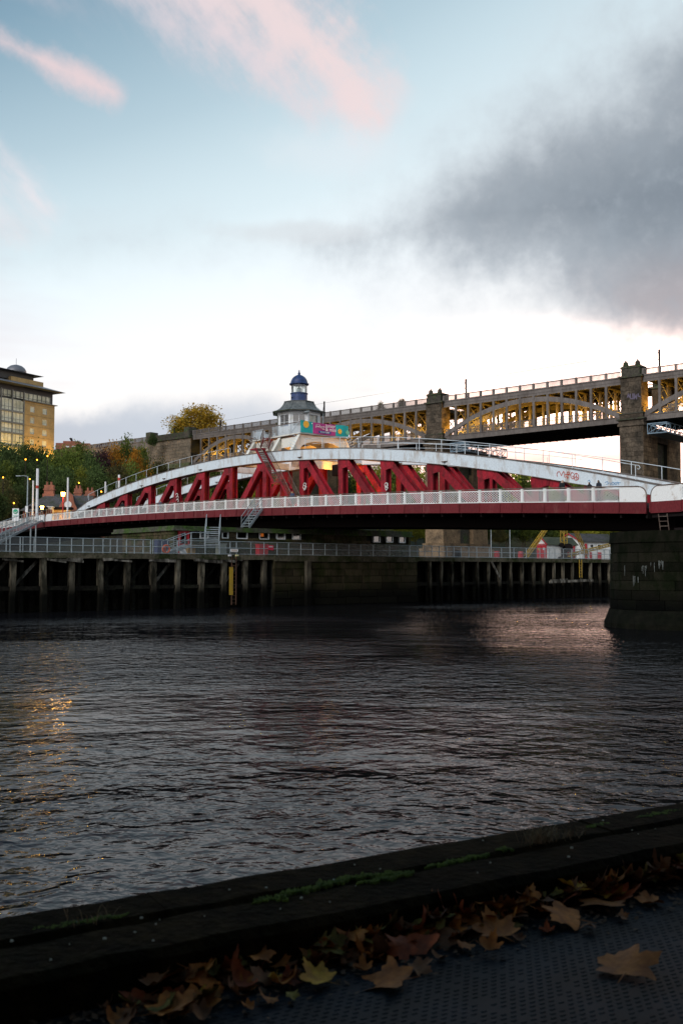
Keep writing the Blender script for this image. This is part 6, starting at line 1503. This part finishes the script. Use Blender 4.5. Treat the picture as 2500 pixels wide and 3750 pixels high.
# ================================================================== people on the footway
MSK = mat('skin', (.45, .28, .2), .6); MHD_ = {}
def person(px, py, v, label, hair, coat, face_dir, h=1.74, walk=.25):
    x, z = BR.plane(px, py, v); t_ = -x; base = zd(t_) - .05; h = max(1.45, min(1.9, z - base)) if abs(z - base - h) < .5 else h
    s = h / 1.75
    J = [(0, 0, .98), (0, .0, 1.22), (0, .01, 1.42), (0, .02, 1.52), (0, .03, 1.60), (0, .03, 1.70),   # pelvis..head
         (.19, .0, 1.42), (.25, -.02, 1.15), (.24, .10, .92), (-.19, 0, 1.42), (-.25, .02, 1.15), (-.24, .12, .94),
         (.1, 0, .92), (.11, walk * .5, .5), (.11, walk, .08), (.11, walk + .14, .04), (-.1, 0, .92), (-.11, -walk * .3, .5), (-.11, -walk, .10), (-.11, -walk + .14, .04), (0, .12, 1.61)]
    E_ = [(0, 1), (1, 2), (2, 3), (3, 4), (4, 5), (2, 6), (6, 7), (7, 8), (2, 9), (9, 10), (10, 11), (0, 12), (12, 13), (13, 14), (14, 15), (0, 16), (16, 17), (17, 18), (18, 19), (4, 20)]
    Rr = [.15, .16, .15, .06, .09, .075, .075, .055, .042, .075, .055, .042, .10, .07, .05, .04, .10, .07, .05, .04, .03]
    me = bpy.data.meshes.new('person'); me.from_pydata([Vector(j) * s for j in J], E_, []); me.update()
    o = bpy.data.objects.new('tmp', me); COL.objects.link(o); md = o.modifiers.new('s', 'SKIN'); sb = o.modifiers.new('d', 'SUBSURF'); sb.levels = 2
    for i, r in enumerate(Rr): d = me.skin_vertices[0].data[i]; d.radius = (r * s, r * s); d.use_root = (i == 0)
    dg = bpy.context.evaluated_depsgraph_get(); dg.update(); nm = bpy.data.meshes.new_from_object(o.evaluated_get(dg)); bpy.data.objects.remove(o)
    nm.materials.clear()
    for q in (coat, MSK, hair, MDK): nm.materials.append(q)
    for f in nm.polygons:
        c = f.center / s; f.use_smooth = True
        f.material_index = 3 if c.z < .88 and abs(c.x) < .2 else 0
        if c.z > 1.50: f.material_index = 2 if (c.z > 1.66 or c.y < .03) else 1
        if c.z < .98 and abs(c.x) > .2: f.material_index = 1
    ob = bpy.data.objects.new('person', nm); COL.objects.link(ob); ob.location = BR.w((x, v, base)); ob.rotation_euler = (0, 0, BR.a + face_dir)
    return tag(ob, label, 'person')
HG = mat('grey_hair', (.35, .33, .31), .8); HBk = mat('dark_hair', (.03, .022, .018), .8); HBr = mat('fair_hair', (.30, .17, .08), .8)
CBk = mat('black_coat', (.012, .012, .015), .8); CNv = mat('navy_jacket', (.03, .035, .05), .8); CBl = mat('blue_top', (.06, .09, .16), .8)
person(2056, 1755, 1.3, 'person with grey hair in a black coat walking by the right truss', HG, CBk, -1.57)
person(2191, 1755, 1.2, 'person with dark hair in a navy jacket near the right parapet end', HBk, CNv, 1.57)
person(2157, 1768, 1.5, 'small dark haired person beside the one in navy', HBk, CBk, 1.57, h=1.5)
person(1071, 1797, 1.0, 'fair haired person at the foot of the red stair', HBr, CBl, 1.57)
person(450, 1838, 1.2, 'person in black seen over the parapet at the left trusses', HBk, CBk, 1.57)
person(588, 1838, 1.0, 'person in blue seen over the parapet left of centre', HBr, CBl, -1.57)

# small gull at the left edge of the sky
p = at(2, 336, 90)
m = MB(); m.lathe([(0, -.25), (.05, -.18), (.08, 0), (.05, .16), (.02, .28), (0, .3)], (0, 0, 0), 8); m.v = [(y_, z_, x_) if 0 else (x_, z_, y_) for x_, y_, z_ in m.v]
m.quad((.0, .08, .03), (.5, .02, .14), (.55, -.06, .12), (.0, -.1, .02)); m.quad((.5, .02, .14), (1.0, -.12, .02), (.55, -.06, .12)); m.quad((0, .08, .03), (0, -.1, .02), (-.55, -.06, .12), (-.5, .02, .14)); m.quad((-.5, .02, .14), (-.55, -.06, .12), (-1.0, -.12, .02))
o = single(WORLD, (0, 0, 0), m, 'bird', MHU, 'small dark bird at the left edge of the sky', 'bird'); o.location = (p.x - .25, p.y, p.z); o.rotation_euler = (.1, 0, .2); o.scale = (.45, .45, .45)

# ================================================================== unseen maples hinted by the leaves, and a building, added to shade the foreground
MAP = []
for (x, y, h_, w_, l) in ((2.2, -3.2, 14.0, 12.0, 'tall unseen maple added to shade the foreground quay beside the viewpoint'), (-6.5, -3.8, 13.0, 10.5, 'second unseen shade maple added to the left of the viewpoint'), (9.0, 1.6, 12.5, 9.5, 'third unseen shade maple added to the right of the viewpoint')):
    o = bpy.data.objects.new('tree', None); COL.objects.link(o); o.location = (x, y, 1.75); tag(o, l, 'tree', 'unseen shade maples on the near quay')
    for nm, me in (('trunk', TRM[0]), ('crown', crown('orange', 2))):
        c = bpy.data.objects.new(nm, me); COL.objects.link(c); c.parent = o; c.scale = (w_, w_, h_)
QB = Frame((0, 0), (.8644, .50276)); T = thing(QB, (0, -16, 1.75), 'unseen_shade_building', 'unseen stone building added behind the viewpoint to shade the quay', 'building')
MB().box(-40, 34, -26, -14.0, 1.7, 17).build('wall', MHS, T); MB().hexa([(-40.4, -26.4, 17.002), (34.4, -26.4, 17.002), (34.4, -13.6, 17.002), (-40.4, -13.6, 17.002)], [(-38, -20.2, 21), (32, -20.2, 21), (32, -19.8, 21), (-38, -19.8, 21)]).build('roof', MSL, T)
wm_q = MB().box(-.6, .6, -.08, .05, -1, 1).mesh('window'); wm_q.materials.append(MGD)
for k in range(18):
    for zz in (4, 7.5, 11, 14.5): inst(wm_q, 'window', T, (-37 + k * 4, -14.0, zz))

# ================================================================== near quay
QZ, QG = 1.88, 1.75
e0, e1 = gp(0, 3355, QZ), gp(2500, 2935, QZ); QD = (e1 - e0).xy.normalized(); emid = gp(1250, 3145, QZ)
QF = Frame((emid.x, emid.y), QD)       # local (along, outward to the river, z); coping occupies y -0.5..0
MCOP = mat('quay_coping_stone', (.011, .008, .0036), .95, (.004, .004, .002), 3.0, (.4, .6), .35, .02, 30, spec=.03)
MKER = mat('kerb_face_stone', (.018, .016, .012), .95, fine=.3, bump=.01, bscale=40)
MPLT = mat('steel_tread_plate', (.0075, .0125, .019), .55, (.0035, .0055, .0075), 5, (.4, .65), .2, .0, 40, metal=.0, spec=.06)
tag(MB().box(-60, 60, -30, -.46, QG - .5, QG).build('quay_ground', MPLT), kind='structure'); bpy.data.objects['quay_ground'].location = QF.w((0, 0, 0)); bpy.data.objects['quay_ground'].rotation_euler = (0, 0, QF.a)
QW = thing(QF, (0, -.25, QG), 'quay_edge', 'dark mossy stone quay edge along the foreground', 'quay wall')
x = -14.0
while x < 16:
    w_ = ru(1.5, 2.4)
    for y0, y1, zz in ((-.235, 0.0, QZ), (-.50, -.245, QZ - .004)):
        m = MB(); secs = []; nn = 12
        for k in range(nn + 1):
            sh_ = 0 if y0 > -.3 else .7; xx = x + sh_ + .002 + (w_ - .004) * k / nn; j = ru(-.006, .006); j2 = ru(-.006, .006); dz = ru(-.004, .004)
            secs.append([(xx, y0 + j, QG - .6), (xx, y1 + j2, QG - .6), (xx, y1 + j2, zz - .02), (xx, y1 - .02 + j2, zz + dz), (xx, y0 + .025 + j, zz + dz), (xx, y0 + j, zz - .025)])
        m.loft(secs); m.build('coping_stone', MCOP, QW)
    x += w_
MB().box(-60, 60, -.40, .0 - .02, -3, QG - .62).build('river_wall', MSW, QW)
# raised treads on the steel plate, near the camera
m = MB(); R = random.Random(3)
yy = -2.6; row = 0
while yy < -.50:
    xx = -2.2 + (row % 2) * .017
    while xx < 2.6:
        if R.random() < .12: xx += .034; continue
        L_, a = .019, (.55 if row % 2 else -.55) * 0 ; m.hexa([(xx - L_/2, yy - .0035, QG), (xx + L_/2, yy - .0035, QG), (xx + L_/2, yy + .0035, QG), (xx - L_/2, yy + .0035, QG)], [(xx - L_/2 + .003, yy - .0015, QG + .002), (xx + L_/2 - .003, yy - .0015, QG + .002), (xx + L_/2 - .003, yy + .0015, QG + .002), (xx - L_/2 + .003, yy + .0015, QG + .002)])
        xx += .034
    yy += .021; row += 1
tr = single(QF, (0, 0, 0), m, 'plate_treads', MPLT, 'small raised treads on the dark steel plate', None, kind='stuff')
# moss along the seam
MMOS = mat('bright_moss', (.06, .10, .006), .95, (.03, .06, .004), 30, (.4, .6), .3, .01, 120)
R = random.Random(9); m = MB()
def qloc(px, py, z): d = gp(px, py, z) - QF.o; return d.dot(QF.x), d.dot(QF.y)
runs = [((930, 3305), (1290, 3210), .030), ((1240, 3215), (1520, 3190), .022), ((1310, 3235), (1515, 3195), .02), ((1560, 3175), (1795, 3125), .02), ((1820, 3112), (1870, 3105), .015), ((120, 3405), (480, 3345), .016), ((2330, 2995), (2500, 2962), .02), ((2150, 3030), (2230, 3012), .014)]
for (a, b), (c, d), wd in [(r[0], r[1], r[2]) for r in runs]:
    xa, ya = qloc(a, b, QZ); xb2, yb2 = qloc(c, d, QZ); n_ = int(math.hypot(xb2 - xa, yb2 - ya) / .008)
    for k in range(n_):
        f = k / n_; taper = min(1, 4 * f, 4 * (1 - f)) ** .5
        for j in range(7):
            cx, cy = xa + (xb2 - xa) * f + R.gauss(0, .004), ya + (yb2 - ya) * f + R.gauss(0, wd * .45) * taper + .008 * math.sin(f * 20); r_ = R.uniform(.0028, .0072) * (.5 + .5 * taper)
            m.lathe([(r_, -.006), (r_ * .9, r_ * .5), (r_ * .4, r_ * 1.0), (0, r_ * 1.1)], (cx, cy, QZ - .002), 5, R.uniform(0, 6))
single(QF, (0, -.2, QZ), m, 'moss', MMOS, 'bright green moss along the quay edge seam', None, kind='stuff')
# dry grass tuft and little stalks
R = random.Random(4)
def tuft(px, py, n_, h, spread, label):
    x, y = qloc(px, py, QZ); m = MB()
    for k in range(n_):
        a = R.uniform(0, 6.28); l = h * R.uniform(.4, 1); lean = R.uniform(.1, .8); bx_, by = x + R.gauss(0, spread), y + R.gauss(0, spread * .5); p0 = Vector((bx_, by, QZ)); d = Vector((math.cos(a) * lean, math.sin(a) * lean, 1)).normalized(); s = Vector((-math.sin(a), math.cos(a), 0)) * .0016
        p1 = p0 + d * l * .6; p2 = p1 + Vector((d.x * 1.6, d.y * 1.6, d.z * .5)).normalized() * l * .4
        m.quad(p0 - s, p0 + s, p1 + s * .7, p1 - s * .7); m.quad(p1 - s * .7, p1 + s * .7, p2)
    single(QF, (x, y, QZ), m, 'grass_tuft', mat('dry_grass', (.16, .11, .06), .9, (.08, .07, .03), 20) if 'dry_grass' not in bpy.data.materials else bpy.data.materials['dry_grass'], label, 'grass')
tuft(1975, 3085, 130, .09, .035, 'dry grass tuft growing on the quay edge at the right'); tuft(330, 3375, 16, .07, .06, 'sparse dry stalks on the quay edge at the left'); tuft(2080, 3065, 30, .06, .04, 'thin grass on the quay edge right of the dry tuft')
# pale lichen chips on the coping
R = random.Random(12); m = MB()
for k in range(45):
    x, y = R.uniform(-1.7, 2.0), R.uniform(-.47, -.03); r_ = R.choice([.002, .003, .004, .006]); m.lathe([(r_, -.002), (r_ * .8, r_ * .35), (0, r_ * .45)], (x, y, QZ + .001), 5, R.uniform(0, 6))
single(QF, (0, -.2, QZ), m, 'lichen_chips', mat('pale_lichen', (.22, .25, .22), .9), 'tiny pale chips scattered on the quay edge', None, kind='stuff')
# fallen leaves
LC = {}
for nme, c1, c2 in (('tan', (.215, .088, .022), (.14, .052, .015)), ('orange', (0.2812, 0.1071, 0.0201), (0.1674, 0.0603, 0.0134)), ('yellow', (0.3482, 0.2210, 0.0201), (0.2411, 0.1272, 0.0201)), ('brown', (0.1205, 0.0536, 0.0214), (0.0670, 0.0301, 0.0147)), ('red', (0.2009, 0.0469, 0.0134), (0.1071, 0.0268, 0.0107)), ('olive', (0.1272, 0.1071, 0.0201), (0.0737, 0.0603, 0.0147))):
    LC[nme] = mat('leaf_' + nme, c1, .75, c2, 14, (.4, .62), .15, .002, 60, spec=.25)
def leaf_mesh(seed, lobes=True):
    R = random.Random(seed); m = MB()
    if lobes:
        L_ = [(0, 1.0), (9, .84), (17, .82), (25, .66), (31, .58), (40, .74), (50, .80), (57, .95), (65, .78), (74, .70), (84, .54), (96, .62), (108, .74), (117, .72), (128, .56), (148, .46), (170, .34)]
    else: L_ = [(0, 1), (15, .8), (35, .62), (60, .55), (90, .52), (120, .55), (150, .5), (172, .3)]
    pts = [(a, r * R.uniform(.9, 1.1)) for a, r in L_] + [(360 - a, r * R.uniform(.9, 1.1)) for a, r in reversed(L_[1:])]
    cu, cv, tw, cup = R.uniform(-.2, 1.3), R.uniform(-.3, 1.1), R.uniform(-.7, .7), R.uniform(0, .4)
    def z(x, y): r = math.hypot(x, y); return cu * x * x * .8 + cv * y * y * .6 + tw * x * y + cup * r * r * .5 + .12 * math.sin(5 * x + seed) * r + .10 * math.sin(7 * y + seed * 2) * r
    rings = [.0, .35, .68, 1.0]; V = [(0, 0, z(0, 0))]; n_ = len(pts)
    for q in rings[1:]:
        for a, r in pts:
            rr = r * q if q == 1 else q * (r * .5 + .5 * .5) * 1.0 if False else q * r
            x, y = rr * math.cos(math.radians(a)), rr * math.sin(math.radians(a)); fold = -.035 * (1 if a in (0, 56, 112) or (360 - a) in (56, 112) else 0) * q; V.append((x, y, z(x, y) + fold))
    m.v = V
    for k in range(n_): m.f.append((0, 1 + k, 1 + (k + 1) % n_)); m.m.append(0)
    for j in range(2):
        for k in range(n_): a, b = 1 + j * n_ + k, 1 + j * n_ + (k + 1) % n_; m.f.append((a, a + n_, b + n_, b)); m.m.append(0)
    m.tube((-.25, 0, z(-.25, 0) + .01), (-.85, R.uniform(-.2, .2), z(-.3, 0) + R.uniform(0, .25)), .018, 4, .012)
    zm = min(v[2] for v in m.v); m.v = [(x, y, w_ - zm) for x, y, w_ in m.v]
    return m
LFM = [leaf_mesh(200 + i, i % 4 != 3) for i in range(10)]
LMS = {}
def leaf(px, py, wpx, kind, label=None, rot=None, lift=0, mi=None, tilt=.25):
    p = gp(px, py, QG); s = wpx * (gp(px + 10, py, QG).x - p.x) / 10 / 1.65; i = random.randrange(10) if mi is None else mi
    # the drift is heaped against the kerb
    loc = p - QF.o; yk = loc.dot(QF.y)
    if (i, kind) not in LMS: me = LFM[i].mesh('fallen_leaf', smooth=True); me.materials.append(LC[kind]); LMS[(i, kind)] = me
    o = bpy.data.objects.new('fallen_leaf', LMS[(i, kind)]); COL.objects.link(o); s *= 1.15; o.scale = (s, s, s * (.5 if wpx > 125 else 1)); o.rotation_euler = (ru(-tilt, tilt), ru(-tilt, tilt), ru(0, 6.28) if rot is None else rot)
    zb = QG + .004 + lift
    if yk > -.5:       # would run into the kerb: lean it against the face
        p = p + QF.y * (-.52 - yk); zb += .03
    o.location = (p.x, p.y, zb)
    tag(o, label or ('small %s fallen leaf in the drift along the kerb' % kind), 'leaf', 'fallen leaves along the kerb'); return o
BIG = [(2294, 3567, 220, 'tan', 'large tan maple leaf lying alone on the steel plate', 1.2), (1441, 3607, 185, 'tan', 'large tan maple leaf at the lower edge of the leaf drift', 2.6), (1593, 3440, 130, 'yellow', 'bright yellow folded leaf in the middle of the drift', .4),
       (1545, 3474, 85, 'olive', 'olive leaf tucked under the bright yellow one', 2), (1824, 3440, 160, 'tan', 'broad tan leaf right of the yellow folded one', 1.9), (1784, 3498, 85, 'orange', 'orange leaf below the broad tan leaf', 1), (1509, 3365, 80, 'red', 'red orange leaf leaning against the kerb', 1.6),
       (1736, 3370, 75, 'olive', 'olive leaf against the kerb above the broad tan leaf', 1.3), (2063, 3300, 120, 'yellow', 'yellow orange leaf standing folded at the right of the drift', 2.2), (1975, 3262, 80, 'brown', 'brown curled leaf propped on the kerb', 1), (2079, 3386, 165, 'orange', 'curled orange brown leaf right of centre in the drift', 2.9),
       (2206, 3340, 170, 'tan', 'largest tan leaf at the right end of the drift', 1.4), (2230, 3300, 100, 'yellow', 'yellow leaf on top of the largest tan leaf', .2), (2342, 3232, 95, 'brown', 'brown yellow leaf near the right end against the kerb', 1.1), (2382, 3318, 90, 'tan', 'tan leaf at the far right end of the drift', 1.8),
       (1156, 3536, 140, 'tan', 'wide tan leaf in the left half of the drift', .9), (1016, 3550, 85, 'orange', 'upright orange leaf left of the wide tan leaf', 1.5), (1172, 3612, 135, 'yellow', 'yellow tan leaf in front of the wide tan leaf', 2.5), (606, 3730, 170, 'orange', 'large orange leaf at the bottom left of the drift', .7), (622, 3680, 130, 'red', 'red brown leaf above the bottom left orange leaf', 2.0)]
for px, py, w_, k, l, r in BIG: leaf(px, py, w_, k, l, r, lift=ru(.0, .02), mi=random.choice([0, 1, 2, 4, 5, 6, 8, 9]))
SM_ = [(2326, 3266, 80, 'brown'), (2430, 3235, 70, 'orange'), (1927, 3340, 80, 'brown'), (1664, 3412, 60, 'brown'), (1903, 3446, 60, 'brown'), (1354, 3510, 45, 'brown'), (1258, 3520, 65, 'brown'), (1521, 3560, 95, 'brown'), (1008, 3604, 80, 'yellow'), (893, 3640, 75, 'orange'), (980, 3676, 75, 'tan'), (829, 3606, 90, 'brown'), (733, 3668, 80, 'yellow'), (654, 3624, 90, 'brown'), (1068, 3664, 50, 'olive'), (917, 3710, 50, 'orange'), (917, 3576, 80, 'red'), (741, 3735, 80, 'brown'), (1236, 3500, 70, 'red'), (383, 3705, 55, 'brown'), (2150, 3410, 60, 'brown'), (2000, 3420, 55, 'red'), (1850, 3370, 70, 'brown'), (1620, 3520, 60, 'brown'), (1330, 3570, 70, 'orange'), (1100, 3590, 60, 'brown'), (480, 3715, 60, 'brown'), (540, 3690, 70, 'brown'), (2270, 3370, 50, 'brown'), (1700, 3480, 70, 'tan')]
for a in SM_:
    n_ = min(BIG, key=lambda b: (b[0] - a[0]) ** 2 + (b[1] - a[1]) ** 2); side = ('left of' if a[0] < n_[0] else 'right of') if abs(a[0] - n_[0]) > abs(a[1] - n_[1]) else ('behind' if a[1] < n_[1] else 'in front of')
    sh = n_[4].split(' in the ')[0].split(' at the ')[0].split(' lying')[0].split(' tucked')[0].split(' leaning')[0].split(' right of')[0].split(' left of')[0].split(' below')[0].split(' above')[0].split(' near')[0].split(' against')[0].split(' in front')[0]
    leaf(*a, label='small %s leaf %s the %s' % (a[3], side, sh), lift=ru(0, .012))
R = random.Random(77)
for k in range(190):
    f = R.random(); f = f ** .85; px = 420 + 2040 * f; py = 3735 - 545 * f + R.uniform(-85, 55)
    leaf(px, py, R.choice([50, 65, 80, 95, 115, 135]), R.choice(['brown', 'brown', 'red', 'orange', 'orange', 'tan', 'olive']), label='half buried leaf in the dark leaf drift along the kerb', lift=R.uniform(0, .02), tilt=.55)
# crumbled litter under the leaves
R = random.Random(21); m = MB()
for k in range(1500):
    x = R.uniform(-1.6, 1.7); y = -.505 - abs(R.gauss(0, .11)); a = R.uniform(0, 6.28); s = R.uniform(.004, .016); z = QG + R.uniform(.002, .012); u_ = Vector((math.cos(a), math.sin(a), R.uniform(-.5, .5))) * s; v_ = Vector((-math.sin(a), math.cos(a), R.uniform(-.4, .4))) * s * .6; c = Vector((x, y, z)); m.quad(c - u_, c + v_, c + u_, c - v_)
single(QF, (0, -.6, QG), m, 'leaf_litter', mat('crumbled_leaves', (.05, .03, .016), .9, (.025, .016, .01), 40), 'crumbled dark leaf litter along the kerb', None, kind='stuff')
